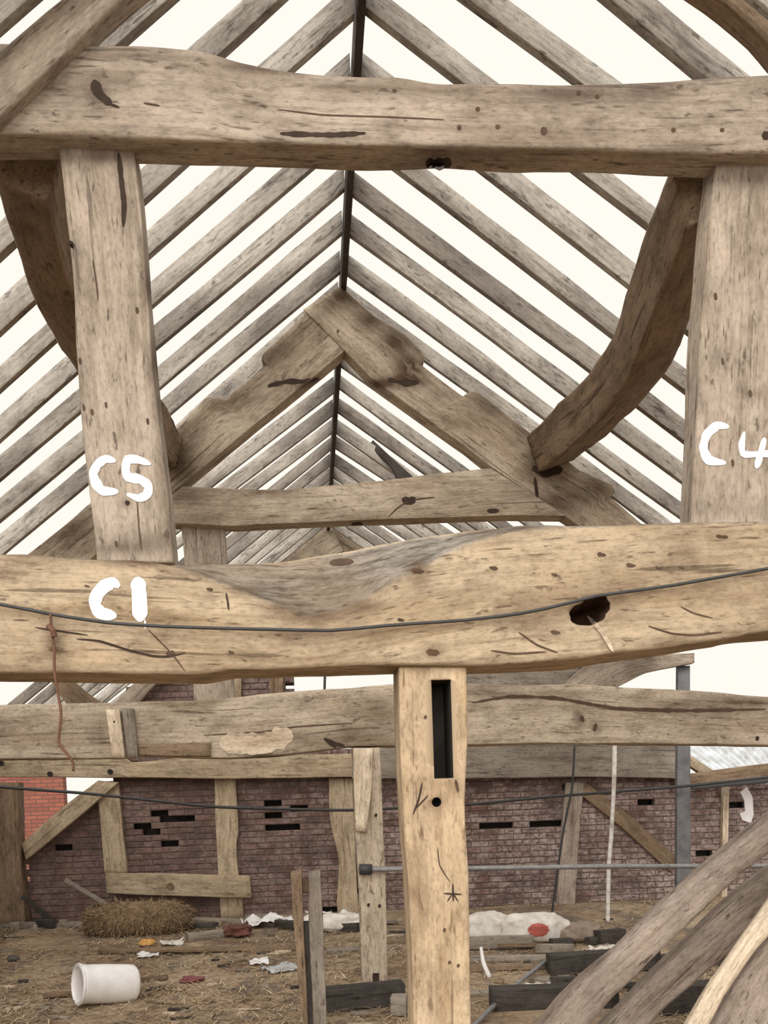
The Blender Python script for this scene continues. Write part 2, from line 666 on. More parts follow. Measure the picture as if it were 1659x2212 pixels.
wall_root = bpy.data.objects.new('wall_back', None)
COL.objects.link(wall_root)
wall_root.location = (0, WY, .3)
tag(wall_root, 'old purple-brown brick back wall with flaking limewash', None, None, 'structure')
BW, BH = .236, .083
vents = [(370, 1782), (612, 1768), (1110, 1778)]
cells = []
row = 0
z = .22
while z < 4.0:
    x = -4.3 + (BW / 2 if row % 2 else 0)
    while x < 7.2:
        px, py = topx(Vector((x, WY, z)))
        tp = wall_top(px)
        if tp is not None and py > tp and py < 2000:
            hole = False
            for vx, vy in vents:
                dx, dz = abs(px - vx) / 37.0, abs(py - vy) / 13.0
                if dx * 1.3 + dz < 3.4 and random.random() < .33:
                    hole = True
            if random.random() < .012:
                hole = True
            cells.append((x, z, px, py, hole))
        x += BW
    z += BH
    row += 1
mv, mf = [], []
rv0, rf0 = [], []
for x, z, px, py, hole in cells:
    if not hole:
        box_faces(mv, mf, x - BW / 2, x + BW / 2, WY + .012, WY + .11, z - BH / 2, z + BH / 2)
    box_faces(rv0, rf0, x - BW / 2, x + BW / 2, WY + (.21 if hole else .11), WY + .36, z - BH / 2, z + BH / 2)
new('wall_core', [(a, b - WY, c - .3) for a, b, c in rv0], rf0, plain('hole_shade_core', (.05, .04, .035), (.03, .024, .02), 9, .95), wall_root, smooth=False)  # near-black core puts shade into the missing-brick holes
mo = new('mortar_core', [(a, b - WY, c - .3) for a, b, c in mv], mf, MORTAR, wall_root, smooth=False)


def brick_verts(w, d, h, b, jit):
    out = []
    for sx in (-1, 1):
        for sz in (-1, 1):
            out.append((sx * (w / 2 - b) + random.uniform(-jit, jit), 0, sz * (h / 2 - b) + random.uniform(-jit, jit)))
    for sx in (-1, 1):
        for sz in (-1, 1):
            out.append((sx * w / 2 + random.uniform(-jit, jit), b, sz * h / 2 + random.uniform(-jit, jit)))
    for sx in (-1, 1):
        for sz in (-1, 1):
            out.append((sx * w / 2, d, sz * h / 2))
    return out


BF = [(0, 2, 3, 1), (0, 1, 5, 4), (1, 3, 7, 5), (3, 2, 6, 7), (2, 0, 4, 6), (4, 5, 9, 8), (5, 7, 11, 9), (7, 6, 10, 11), (6, 4, 8, 10)]
variants = []
for k in range(8):
    me = bpy.data.meshes.new('brick')
    me.from_pydata(brick_verts(.222, .08, .071, .006, .004), [], BF)
    me.materials.append(BRICK)
    variants.append(me)
vis = [c for c in cells if not c[4]]


def hidden(c):
    _, _, px, py, _ = c
    if 850 < px < 1025 or 755 < px < 845 or py > 1975 or (1480 < py < 1660) or (px > 1640):
        return True
    if px > 1120 and py > 1770 + (1659 - px) * .92:
        return True
    return False


order = sorted(vis, key=lambda c: (hidden(c), abs(c[2] - 480) * .5 + abs(c[3] - 1800)))
for c in order[:300]:
    o = bpy.data.objects.new('brick', random.choice(variants))
    COL.objects.link(o)
    o.parent = wall_root
    o.location = (c[0] + random.uniform(-.004, .004), random.uniform(-.006, .005), c[1] - .3 + random.uniform(-.003, .003))
    o.rotation_euler = (random.uniform(-.02, .02), random.uniform(-.012, .012), random.uniform(-.02, .02))
bv, bf, bc = [], [], []
for c in order[300:]:
    b0 = len(bv)
    oy = random.uniform(-.006, .006)
    rv = random.random()
    for v in brick_verts(.222, .08, .071, .006, .004):
        bv.append((v[0] + c[0], v[1] + oy, v[2] + c[1] - .3))
        bc.append(rv)
    bf += [tuple(i + b0 for i in f) for f in BF]
bo = new('brickwork', bv, bf, BRICK, wall_root, smooth=False)
a = bo.data.attributes.new('bc', 'FLOAT', 'POINT')
a.data.foreach_set('value', bc)
bo['kind'] = 'stuff'


sv, sf = [], []  # unseen side walls added to cut low light and darken timber undersides
box_faces(sv, sf, -4.75, -4.5, -3, 14.2, -.1, 2.8)
tag(new('unseen_wall_left', sv, sf, REDWALL_OLD, smooth=False), 'long brick side wall of the barn, unseen, added to block low sky at left', None, None, 'structure')
sv, sf = [], []
box_faces(sv, sf, 7.0, 7.25, -3, 14.2, -.1, 2.2)
tag(new('unseen_wall_right', sv, sf, REDWALL_OLD, smooth=False), 'long brick side wall of the barn, unseen, added to block low sky at right', None, None, 'structure')


def th(name, label, cat, group, *args, **kw):
    o = timber(name, *args, **kw)
    return tag(o, label, cat, group)


def peg(parent, px, py, Y, rad=.014, ln=.03, mat=None):
    c = P(px, py, Y)
    return tube('peg', [c + Vector((0, .02, 0)), c - Vector((0, ln, 0))], rad, mat or OAK_BROWN, parent, 8, 3)


FRM = 'timber frame of the brick back wall'
th('wall_stud', 'pale stud in brick wall, left end of the low nailed rail', 'post', FRM, [(205, 1690), (215, 1760), (225, 1890)], [(256, 1690), (264, 1790), (276, 1890)], 13.9, .13, OAK_FAR, n=14, amp=.008)
th('wall_stud', 'pale crooked stud in brick wall passing the right end of the low rail', 'post', FRM, [(440, 1458), (450, 1500), (463, 1685), (466, 1780), (470, 1860), (478, 1990)], [(522, 1458), (522, 1500), (508, 1690), (516, 1790), (510, 1840), (528, 1990)], 13.92, .13, OAK_FAR, n=20, amp=.01)
th('wall_stud', 'wavy-edged pale stud in brick wall just left of the bolted post', 'post', FRM, [(710, 1680), (714, 1780), (732, 1860), (728, 1960), (735, 1990)], [(763, 1680), (766, 1800), (770, 1900), (778, 1990)], 13.9, .13, OAK_FAR, n=16, amp=.01)
rail = th('low_rail', 'short horizontal rail nailed across two studs near the straw bale', 'rail', FRM, [(228, 1886), (380, 1888), (540, 1892)], [(230, 1930), (380, 1936), (543, 1940)], 13.8, .09, OAK_FAR, n=14, amp=.006)
peg(rail, 368, 1914, 13.8, .05, .02)
th('corner_brace', 'sloping brace rising from dark corner post to the long rail', 'brace', FRM, [(212, 1686), (130, 1748), (46, 1822)], [(256, 1690), (170, 1765), (56, 1858)], 13.82, .12, OAK_FAR, n=12, amp=.006)
th('corner_post', 'dark weathered corner post at the left edge', 'post', FRM, [(-90, 1690), (-85, 1850), (-80, 2000)], [(38, 1690), (42, 1850), (56, 2000)], 13.7, .3, OAK_BROWN, n=14, amp=.012)
lr = th('long_rail', 'long pegged rail on top of brick wall, left half', 'rail', FRM, [(-300, 1640), (0, 1632), (265, 1632), (285, 1648), (400, 1636), (500, 1632), (770, 1628)], [(-300, 1688), (0, 1678), (300, 1680), (500, 1682), (770, 1678)], 13.78, .2, OAK_FAR, n=40, amp=.008)
for q in ((2, 1648), (238, 1667), (108, 1672)):
    peg(lr, q[0], q[1], 13.77, .035, .02, DARKIN)
th('long_rail', 'grey-brown rail on top of brick wall right of the slotted post', 'rail', FRM, [(760, 1606), (1010, 1603), (1200, 1602), (1480, 1604)], [(760, 1682), (1010, 1682), (1250, 1678), (1480, 1682)], 13.78, .2, GREYW, n=24, amp=.008)
th('wall_stud', 'faint grey stud against limewashed brick right of slotted post', 'post', FRM, [(1222, 1690), (1214, 1800), (1200, 1990)], [(1262, 1690), (1252, 1800), (1240, 1990)], 13.93, .1, LOG, n=12, amp=.006)
th('corner_brace', 'long brace sloping down right across limewashed brick', 'brace', FRM, [(1262, 1688), (1360, 1760), (1462, 1850)], [(1240, 1705), (1340, 1785), (1450, 1885)], 13.94, .08, OAK_BROWN, n=12, amp=.006)
th('wall_stud', 'thin pale stud beside the white patch at the right', 'post', FRM, [(1564, 1698), (1562, 1760), (1558, 2000)], [(1576, 1698), (1575, 1760), (1570, 2000)], 13.9, .1, PALEW, n=8)
th('wall_stud', 'brownish short stud in sky gap above the rear tie beam', 'post', FRM, [(582, 1455), (580, 1660)], [(612, 1455), (610, 1660)], 13.88, .1, OAK_BROWN, n=8)
# upper right edge board and corrugated roof beyond the wall
th('eaves_board', 'brown board sloping up right below the corrugated roof', 'board', None, [(1486, 1672), (1570, 1660), (1760, 1636)], [(1486, 1696), (1570, 1690), (1760, 1672)], 13.6, .08, OAK_BROWN, n=10)
th('gutter_pipe', 'dark thin pole lying under the brown eaves board', 'pole', None, [(1478, 1700), (1760, 1672)], [(1478, 1708), (1760, 1682)], 13.56, .06, CABLE, n=6, amp=0)
ctr = [P(1405, 1597, 17.5), P(1700, 1597, 17.5), P(1560, 1692, 16.6), P(1760, 1692, 16.6)]
cv, cf = [], []
NC, NR = 120, 6
for j in range(NR + 1):
    for i in range(NC + 1):
        s, t = i / NC, j / NR
        p = ctr[0].lerp(ctr[1], s).lerp(ctr[2].lerp(ctr[3], s), t)
        cv.append(p + Vector((0, -.016, .03)) * math.sin(s * 2 * math.pi * 16))
for j in range(NR):
    for i in range(NC):
        a = j * (NC + 1) + i
        cf.append((a, a + 1, a + NC + 2, a + NC + 1))
b0 = len(cv)
cv += [v + Vector((0, .01, -.004)) for v in cv]
cf += [tuple(i + b0 for i in reversed(f)) for f in cf]
tag(new('corrugated_roof', cv, cf, TINM), 'bright corrugated metal roof of a shed behind the right wall', 'roof')
th('shed_rafter', 'orange-brown sloping timber in front of the corrugated roof', 'rafter', None, [(1405, 1600), (1470, 1640), (1540, 1690)], [(1440, 1600), (1490, 1630), (1580, 1690)], 14.05, .12, OAK_FAR, n=8)
# neighbouring red building at far left
p0, p1 = P(-260, 1560, 21), P(128, 1560, 21)
q1 = P(100, 1850, 21)
rv_, rf_ = [], []
box_faces(rv_, rf_, p0.x, p1.x, 21, 21.3, 0, p1.z + .2)
o = new('neighbouring_brick_wall', rv_, rf_, REDWALL, smooth=False)
tag(o, 'bright red brick wall outside, seen past the corner brace', 'wall')
o.location = (0, 0, 0)

# ------------------------------------------------------------------ roof: ridge, rafters, plates
RX, RH = 0.46, 4.58 + EYE
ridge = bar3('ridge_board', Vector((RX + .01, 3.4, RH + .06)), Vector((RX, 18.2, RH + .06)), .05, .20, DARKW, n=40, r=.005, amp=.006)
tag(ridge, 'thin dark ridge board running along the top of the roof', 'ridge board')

S = .57
D0 = 8.01
left = {-4: [(51, 530), (0, 577)], -3: [(657, 144), (420, 350), (323, 441), (94, 647), (0, 730)], -2: [(538, 377), (330, 561), (142, 728)], -1: [(683, 365), (344, 661), (154, 828), (0, 960)],
        0: [(743, 419), (348, 748), (164, 909), (0, 1051)], 1: [(734, 516), (369, 817), (175, 985), (0, 1134)], 2: [(734, 596), (463, 817), (183, 1053), (25, 1185)],
        5: [(728, 793), (545, 937)], 6: [(726, 848), (466, 1049)], 7: [(725, 895), (519, 1053)], 8: [(717, 938), (557, 1057)]}
right = {-5: [(1380, 77), (1492, 168)], -4: [(1101, 88), (1213, 172)], -3: [(863, 95), (975, 175), (1226, 373), (1405, 513)], -2: [(1019, 368), (1352, 624)], -1: [(841, 368), (1313, 720), (1424, 812), (1482, 855)],
         0: [(756, 424), (1265, 802), (1361, 879), (1472, 961)], 1: [(756, 513), (1207, 855), (1311, 923), (1472, 1043)], 2: [(749, 597), (1164, 899), (1265, 976), (1463, 1116)],
         5: [(740, 797), (1047, 1013)], 6: [(739, 847), (975, 1022)]}
YK = {k: D0 + k * S for k in range(-7, 5)}
YK.update({5: 11.02, 6: 11.66, 7: 12.27, 8: 12.88, 9: 13.46, 10: 14.05, 11: 14.65, 12: 15.25, 13: 15.85, 14: 16.45, 15: 17.05, 16: 17.65})
ordw = ['first', 'second', 'third', 'fourth', 'fifth', 'sixth', 'seventh', 'eighth', 'ninth', 'tenth', 'eleventh', 'twelfth', 'thirteenth', 'fourteenth', 'fifteenth']
ends = {-1: [], 1: []}
random.seed(11)
for side, data, eave, defm in ((-1, left, EYE + 1.15, .80), (1, right, EYE + 1.95, .715)):
    for k, Y in sorted(YK.items()):
        pts = [P(x, y, Y) for x, y in data.get(k, [])]
        if len(pts) >= 2:
            mx = sum(p.x for p in pts) / len(pts)
            mz = sum(p.z for p in pts) / len(pts)
            sl = sum((p.x - mx) * (p.z - mz) for p in pts) / sum((p.x - mx) ** 2 for p in pts)
        else:
            sl = -side * (defm + random.uniform(-.012, .012) + (.03 if k < -4 else 0) - (.04 if k > 8 else 0))
            mx, mz = RX, RH + random.uniform(-.02, .02)
        zr = mz + sl * (RX - mx)
        top = Vector((RX + side * .028, Y, zr + sl * side * .028))
        xe = RX + (eave - zr) / sl
        bot = Vector((xe, Y, eave))
        ends[side].append((xe, Y))
        d = (bot - top).normalized()
        nrm = Vector((0, -1, 0)).cross(d)
        if nrm.z < 0:
            nrm = -nrm
        h = random.uniform(.118, .145)
        w = random.uniform(.05, .068)
        n = 14
        st = []
        ph = random.uniform(0, 6)
        for i in range(n):
            t = i / (n - 1)
            c = top.lerp(bot, t)
            c = c + nrm * .012 * math.sin(t * 5 + ph) * math.sin(math.pi * t)
            hh = h * (1 + .08 * noise.noise(Vector((t * 7, k, side))))
            if (k * 7 + side) % 5 == 0 and t > .35:
                hh *= .86
            fr, fb = c + Vector((0, -w, 0)), c
            # the plumb cut at the ridge
            ofs = nrm * hh
            if i == 0:
                ofs = Vector((0, 0, hh / max(abs(nrm.z), .3)))
            st.append([fr + ofs, fr, fb, fb + ofs])
        dark = (k, side) in ((0, 1), (7, 1), (9, 1), (9, -1), (10, -1))
        o = loft('rafter', st, RAFT_D if dark else RAFT, None, .006, .003, seed(), 2)
        sn = 'left' if side < 0 else 'right'
        if k <= 2:
            lab = 'grey sawn rafter on the %s slope, %s counting forward from the pointed truss' % (sn, ordw[2 - k])
        else:
            lab = 'grey rafter on the %s slope, %s counting back behind the pointed truss' % (sn, ordw[k - 3])
        tag(o, lab, 'rafter', 'rafters on the %s slope' % sn)

for side in (-1, 1):
    e = ends[side]
    my = sum(y for x, y in e) / len(e)
    mx = sum(x for x, y in e) / len(e)
    sl = sum((y - my) * (x - mx) for x, y in e) / sum((y - my) ** 2 for x, y in e)
    zt = EYE + (1.15 if side < 0 else 1.95) - .07
    o = bar3('wall_plate', Vector((mx + sl * (3.6 - my), 3.6, zt)), Vector((mx + sl * (18 - my), 18, zt)), .2, .18, OAK_BROWN, n=16, r=.015, amp=.008)
    tag(o, 'long squared wall plate under the feet of the %s rafters' % ('left' if side < 0 else 'right'), 'beam')

# crooked purlins from the front frame to the pointed truss


def purlin(pts, w, h, mat, label):
    ax = []
    for (x, y, Y) in pts:
        ax.append(P(x, y, Y))
    ax = resample(ax, 40)
    st = []
    for i, c in enumerate(ax):
        t = i / 39
        d = (ax[min(i + 1, 39)] - ax[max(i - 1, 0)]).normalized()
        s = d.cross(Vector((0, 0, 1))).normalized()
        v = s.cross(d)
        a = .32 if label[1] > 0 else -.32
        s2 = s * math.cos(a) + v * math.sin(a)
        v2 = v * math.cos(a) - s * math.sin(a)
        k = 1 + .10 * noise.noise(Vector((t * 6, 4, 2)))
        W, H = (w[0] + (w[1] - w[0]) * t) * k, (h[0] + (h[1] - h[0]) * t) * k
        st.append([c - s2 * W / 2 + v2 * H / 2, c - s2 * W / 2 - v2 * H / 2, c + s2 * W / 2 - v2 * H / 2, c + s2 * W / 2 + v2 * H / 2])
    return tag(loft('purlin', st, mat, None, .03, .014, seed(), 4), label[0], 'purlin', 'crooked purlins')


purlin([(1530, 395, 4.98), (1478, 520, 5.55), (1432, 640, 6.15), (1385, 760, 6.9), (1315, 855, 7.7), (1240, 925, 8.5), (1190, 968, 9.34)], (.29, .36), (.30, .33), OAK_BROWN, ('brown bowed purlin beside the post marked C4', 1))
purlin([(62, 350, 4.98), (88, 470, 5.5), (130, 600, 6.05), (190, 730, 6.8), (262, 840, 7.65), (325, 925, 8.55), (352, 968, 9.34)], (.24, .30), (.26, .28), OAK_BROWN, ('brown bowed purlin behind the post marked C5', -1))

# ------------------------------------------------------------------ pointed truss
TB = 9.35
TG = 'timbers of the pointed rear truss'
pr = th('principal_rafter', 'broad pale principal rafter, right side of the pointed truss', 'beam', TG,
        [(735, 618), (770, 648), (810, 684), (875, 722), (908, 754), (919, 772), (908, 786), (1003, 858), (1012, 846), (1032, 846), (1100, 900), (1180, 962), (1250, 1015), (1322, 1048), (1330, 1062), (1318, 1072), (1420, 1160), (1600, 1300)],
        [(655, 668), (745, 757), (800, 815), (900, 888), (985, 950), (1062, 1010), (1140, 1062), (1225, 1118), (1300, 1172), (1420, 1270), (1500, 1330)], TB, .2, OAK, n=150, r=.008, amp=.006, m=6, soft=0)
pl = th('principal_rafter', 'broad pale principal rafter, left side of the pointed truss', 'beam', TG,
        [(662, 676), (600, 735), (566, 766), (566, 778), (580, 786), (500, 850), (488, 866), (470, 858), (445, 858), (380, 925), (250, 1040), (170, 1110), (95, 1170), (-60, 1290)],
        [(745, 757), (700, 795), (640, 845), (560, 910), (500, 960), (440, 1010), (390, 1052), (280, 1140), (200, 1205), (30, 1340)], TB + .015, .2, OAK, n=140, r=.008, amp=.006, m=6, soft=0)
co = th('collar_beam', 'pale collar of the pointed truss, knot near its right end', 'beam', TG,
        [(395, 1050), (500, 1055), (620, 1058), (720, 1048), (850, 1035), (950, 1022), (1060, 1011)],
        [(285, 1130), (385, 1131), (500, 1136), (650, 1129), (800, 1123), (950, 1118), (1100, 1113), (1222, 1114)], TB - .03, .2, OAK, n=40, r=.01, amp=.005)
stain_shade(co, [(400, 1065, 40, 14, .9), (430, 1120, 40, 14, .9), (600, 1060, 120, 6, .6), (880, 1080, 24, 14, .9), (1065, 1104, 30, 10, .8), (520, 1080, 40, 10, .3), (1100, 1030, 60, 30, .35), (940, 1024, 60, 7, .6), (770, 1125, 90, 6, .6)])
t_ = bvh(co)
stroke(co, 'knot', [(868, 1078), (885, 1083), (898, 1076)], 16, CRACK, t_)
stroke(co, 'crack', [(838, 1118), (860, 1096), (890, 1080), (940, 1074)], 3, STAIN, t_)
stroke(co, 'nail_mark', [(1052, 1103), (1062, 1104), (1078, 1103)], 10, CRACK, t_)
stroke(co, 'nail_mark', [(758, 1133), (772, 1131), (785, 1132)], 7, CRACK, t_)
stain_shade(pl, [(690, 668, 40, 30, .9), (600, 760, 40, 16, .8), (565, 780, 26, 14, .8), (660, 830, 60, 16, .9), (480, 870, 60, 14, .7), (400, 940, 40, 22, .7), (390, 1010, 30, 40, .9), (440, 990, 50, 20, .4), (560, 860, 40, 14, .4), (150, 1150, 80, 40, .9)])
t_ = bvh(pl)
stroke(pl, 'split', [(578, 834), (620, 824), (655, 824), (690, 818)], 12, CRACK, t_, rag=.6)
stroke(pl, 'peg', [(727, 716), (733, 716)], 8, STAIN, t_)
stain_shade(pr, [(735, 640, 40, 26, 1.0), (850, 740, 40, 30, 1.0), (885, 790, 36, 30, 1.1), (800, 690, 26, 20, .9), (870, 825, 60, 16, 1.0), (1060, 880, 60, 30, .6), (1130, 930, 40, 24, .6), (960, 850, 40, 20, .4), (1170, 1010, 40, 30, 1.1), (1210, 1080, 50, 30, .9), (1290, 1060, 50, 40, .7), (820, 830, 30, 10, .7), (940, 910, 60, 8, .5)])  # one spot darkens the face below the purlin end
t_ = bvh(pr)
stroke(pr, 'split', [(838, 820), (870, 826), (905, 826)], 14, CRACK, t_, rag=.8)
stroke(pr, 'crack', [(1155, 1030), (1160, 1070), (1158, 1095)], 7, CRACK, t_)
stroke(pr, 'dark_patch', [(1150, 1010), (1180, 1022), (1215, 1012)], 18, CRACK, t_, rag=.5)  # dark patch on the face below the purlin end
th('queen_post', 'short pale post under the left end of the truss collar', 'post', TG, [(388, 1118), (398, 1200), (420, 1530)], [(484, 1118), (488, 1200), (508, 1530)], TB + .06, .16, OAK_GREY, n=16, amp=.006)

tb = th('tie_beam', 'rear tie beam crossing behind the slotted post', 'beam', TG,
        [(-420, 1530), (-80, 1527), (0, 1522), (100, 1520), (250, 1517), (440, 1512), (560, 1500), (700, 1488), (850, 1478), (1010, 1475), (1150, 1480), (1250, 1478), (1400, 1487), (1550, 1495), (1659, 1505), (2000, 1508)],
        [(-420, 1645), (-80, 1640), (0, 1640), (250, 1637), (300, 1632), (480, 1638), (600, 1632), (700, 1620), (760, 1612), (860, 1612), (1010, 1610), (1200, 1605), (1400, 1607), (1659, 1610), (2000, 1612)], TB + .02, .26, OAK, n=130, r=.018, amp=.009, m=8)
stain_shade(tb, [(0, 1590, 60, 40, .2), (215, 1590, 30, 40, .7), (320, 1580, 30, 40, .5), (820, 1530, 60, 30, .7), (760, 1590, 60, 20, .5), (660, 1600, 60, 16, .7), (560, 1632, 50, 8, .9), (1060, 1490, 60, 18, .8), (1200, 1500, 120, 12, .6), (1500, 1525, 130, 12, .8), (1620, 1515, 60, 16, .8), (1255, 1552, 12, 18, .9), (1290, 1572, 12, 18, .8), (840, 1600, 40, 14, .5), (480, 1515, 200, 6, .5)])
t_ = bvh(tb)
patch_pts = [(478, 1592), (520, 1590), (560, 1600), (600, 1592), (632, 1582)]
stroke(tb, 'pale_patch', [(474, 1604), (520, 1606), (570, 1606), (632, 1584)], 46, PALEW, t_, .004, rag=.25)
stroke(tb, 'crack', [(440, 1588), (560, 1582), (640, 1570), (760, 1562)], 3, STAIN, t_)
stroke(tb, 'crack', [(1020, 1518), (1100, 1505), (1200, 1508), (1330, 1530), (1480, 1535), (1655, 1532)], 8, STAIN, t_, rag=.7)
stroke(tb, 'rot_hole', [(700, 1595), (725, 1610), (745, 1612)], 12, CRACK, t_, rag=.6)
stroke(tb, 'nail_mark', [(1632, 1594), (1640, 1596)], 10, CRACK, t_)
stroke(tb, 'knot', [(1255, 1545), (1260, 1560)], 9, STAIN, t_)
stroke(tb, 'knot', [(1288, 1563), (1283, 1580)], 8, STAIN, t_)
th('repair_strip', 'dark horizontal strip let into the lower edge of rear tie beam', 'board', None, [(300, 1606), (455, 1604)], [(300, 1632), (455, 1634)], TB - .01, .05, OAK_BROWN, n=8)
b1 = th('batten', 'narrow pale batten nailed to rear tie beam, left of a pair', 'batten', 'battens on the rear tie beam', [(229, 1533), (242, 1637)], [(257, 1532), (270, 1637)], TB - .06, .07, PALEW, n=8)
stroke(b1, 'nail_mark', [(245, 1558), (248, 1560)], 5, CRACK)
th('batten', 'narrow grey batten nailed to rear tie beam, right of a pair', 'batten', 'battens on the rear tie beam', [(262, 1530), (276, 1637)], [(288, 1530), (298, 1637)], TB - .03, .04, GREYW, n=8)
# post under the rear tie beam
pb = th('bolted_post', 'squared post under rear tie beam with a pipe bolted across', 'post', None,
        [(762, 1618), (765, 1700), (768, 1800), (775, 1900), (780, 2050), (786, 2205)], [(822, 1614), (825, 1700), (828, 1800), (833, 1900), (836, 2050), (840, 2205)], TB + .03, .22, OAK, n=40, r=.012, amp=.006)
timber('scarf_board', [(763, 1616), (765, 1700), (768, 1795)], [(806, 1616), (803, 1700), (791, 1797)], TB - .01, .05, PALEW, pb, n=10)
t_ = bvh(pb)
for q in ((812, 1760), (796, 1954), (820, 1956)):
    stroke(pb, 'nail_hole', [(q[0] - 3, q[1]), (q[0] + 3, q[1] + 2)], 8, CRACK, t_)
stroke(pb, 'bolt_plate', [(812, 2102), (812, 2122)], 14, CRACK, t_, taper=False)
# far truss beyond
th('far_principal', 'far principal rafter left of apex, glimpsed under truss collar', 'beam', 'far truss timbers', [(706, 1118), (604, 1191), (400, 1345)], [(742, 1190), (700, 1215), (470, 1390)], 17.2, .18, OAK, n=12)
th('far_principal', 'far principal rafter right of apex, glimpsed under truss collar', 'beam', 'far truss timbers', [(708, 1116), (790, 1178), (1000, 1330)], [(690, 1168), (800, 1240), (960, 1360)], 17.22, .18, OAK, n=12)
th('loose_board', 'dark board hanging across rafters inside the truss opening', 'board', None, [(806, 950), (840, 982), (905, 1040)], [(796, 962), (842, 1005), (862, 1046)], (12.85, 12.6), .05, DARKW, n=8)
th('far_beam', 'grey beam in the gap between the two tie beams, right of slotted post', 'beam', None, [(1000, 1425), (1120, 1428), (1245, 1432)], [(1000, 1492), (1120, 1492), (1270, 1495)], 13.0, .2, GREYW, n=12)
th('far_brace', 'curved brown timber against the sky below the front tie beam', 'brace', None, [(1200, 1500), (1262, 1440), (1330, 1418), (1500, 1410)], [(1260, 1510), (1330, 1486), (1400, 1452), (1500, 1432)], 12.5, .15, OAK_GREY, n=16)
th('far_strut', 'short light timber leaning in the left gap under front tie beam', 'brace', None, [(170, 1660), (250, 1515), (300, 1470), (345, 1440)], [(220, 1660), (300, 1515), (325, 1490), (370, 1440)], 13.8, .1, OAK_GREY, n=8)
th('far_strut', 'brown knee timber at the left under the front tie beam', 'brace', None, [(95, 1440), (120, 1490), (150, 1530), (190, 1660)], [(140, 1440), (165, 1480), (230, 1530), (260, 1660)], 13.84, .12, OAK_BROWN, n=8)

# ------------------------------------------------------------------ front frame
FA = 4.7
FG = 'timbers of the near frame'
tie = th('tie_beam', 'big crooked front tie beam painted C1, with a wavy worn top', 'beam', FG,
         [(-1000, 1172), (-560, 1180), (-80, 1185), (0, 1190), (100, 1194), (200, 1200), (320, 1205), (400, 1203), (480, 1203), (600, 1195), (700, 1180), (760, 1170), (850, 1150), (960, 1135), (1050, 1123), (1150, 1120), (1300, 1120), (1480, 1118), (1659, 1120), (2200, 1112), (2900, 1095)],
         [(-1000, 1446), (-560, 1450), (-80, 1452), (0, 1452), (120, 1453), (300, 1456), (420, 1459), (470, 1452), (500, 1447), (600, 1445), (750, 1440), (860, 1438), (1000, 1437), (1150, 1432), (1260, 1425), (1340, 1411), (1420, 1402), (1520, 1387), (1590, 1376), (1659, 1364), (2200, 1330), (2900, 1310)],
         FA - .08, .34, OAK_TIE, n=250, r=.02, amp=.010, m=16,
         wane=[(-1000, 1178), (-560, 1186), (-80, 1192), (0, 1197), (100, 1202), (200, 1209), (320, 1220), (400, 1236), (480, 1258), (560, 1292), (620, 1318), (690, 1331), (760, 1310), (840, 1265), (920, 1220), (1000, 1180), (1080, 1150), (1150, 1138), (1300, 1132), (1480, 1128), (1659, 1130), (2200, 1122), (2900, 1104)])
# knot hole through the face
bm = bmesh.new()
bmesh.ops.create_icosphere(bm, subdivisions=4, radius=1)
c0 = P(1276, 1322, FA - .06)
for v in bm.verts:
    n_ = noise.noise(v.co * 1.7)
    v.co = Vector((v.co.x * .098 * (1 + .3 * n_), v.co.y * .24, v.co.z * .058 * (1 + .35 * n_))) + c0 + Vector((0, 0, .02 * v.co.x))
me = bpy.data.meshes.new('cut')
bm.to_mesh(me)
bm.free()
at_ = me.attributes.new('gr', 'FLOAT_VECTOR', 'POINT')
at_.data.foreach_set('vector', [x for v in me.vertices for x in v.co])
at_ = me.attributes.new('wane', 'FLOAT', 'POINT')
me.materials.append(OAK_BROWN_D)  # dark lining paints in the shade of the knot hole
cu = bpy.data.objects.new('cut', me)
COL.objects.link(cu)
carve(tie, cu)
stain_shade(tie, [(600, 1312, 50, 16, .9), (690, 1332, 60, 14, .9), (780, 1308, 50, 16, .7), (520, 1275, 50, 14, .7), (420, 1240, 60, 10, .6), (320, 1214, 60, 8, .8), (905, 1232, 26, 30, 1.0), (1100, 1135, 90, 18, .5), (1060, 1160, 50, 25, .5), (1170, 1370, 60, 18, .35), (1440, 1390, 90, 14, .5), (1620, 1375, 60, 20, .4),
             (115, 1390, 20, 40, .7), (700, 1370, 120, 8, .35), (240, 1215, 90, 10, .5), (940, 1405, 30, 20, .6), (1280, 1300, 70, 20, .4), (60, 1200, 90, 8, .5), (1560, 1165, 40, 20, .5), (1000, 1280, 160, 12, .25), (860, 1440, 80, 8, .5)])
t_ = bvh(tie)
stroke(tie, 'painted_letter', [(258, 1268), (246, 1259), (226, 1266), (209, 1285), (205, 1306), (217, 1324), (252, 1331)], 27, PAINT, t_, .003, rag=.3)
stroke(tie, 'painted_digit', [(297, 1246), (301, 1290), (303, 1343)], 33, PAINT, t_, .003, rag=.2)
stroke(tie, 'paint_drip', [(313, 1338), (314, 1360)], 4, PAINT, t_, .003)
stroke(tie, 'crack', [(165, 1380), (215, 1385), (280, 1405), (330, 1417), (365, 1418), (400, 1410)], 5, CRACK, t_)
stroke(tie, 'crack', [(75, 1355), (120, 1362), (190, 1372)], 3.5, CRACK, t_)
stroke(tie, 'crack', [(320, 1360), (350, 1390), (372, 1413), (400, 1450)], 3, STAIN, t_)
stroke(tie, 'crack', [(488, 1280), (492, 1300), (494, 1318)], 4, CRACK, t_)
stroke(tie, 'knot', [(358, 1412), (378, 1412)], 12, STAIN, t_, rag=.5)
stroke(tie, 'notch', [(712, 1216), (735, 1214), (764, 1213)], 15, STAIN, t_, rag=.6)
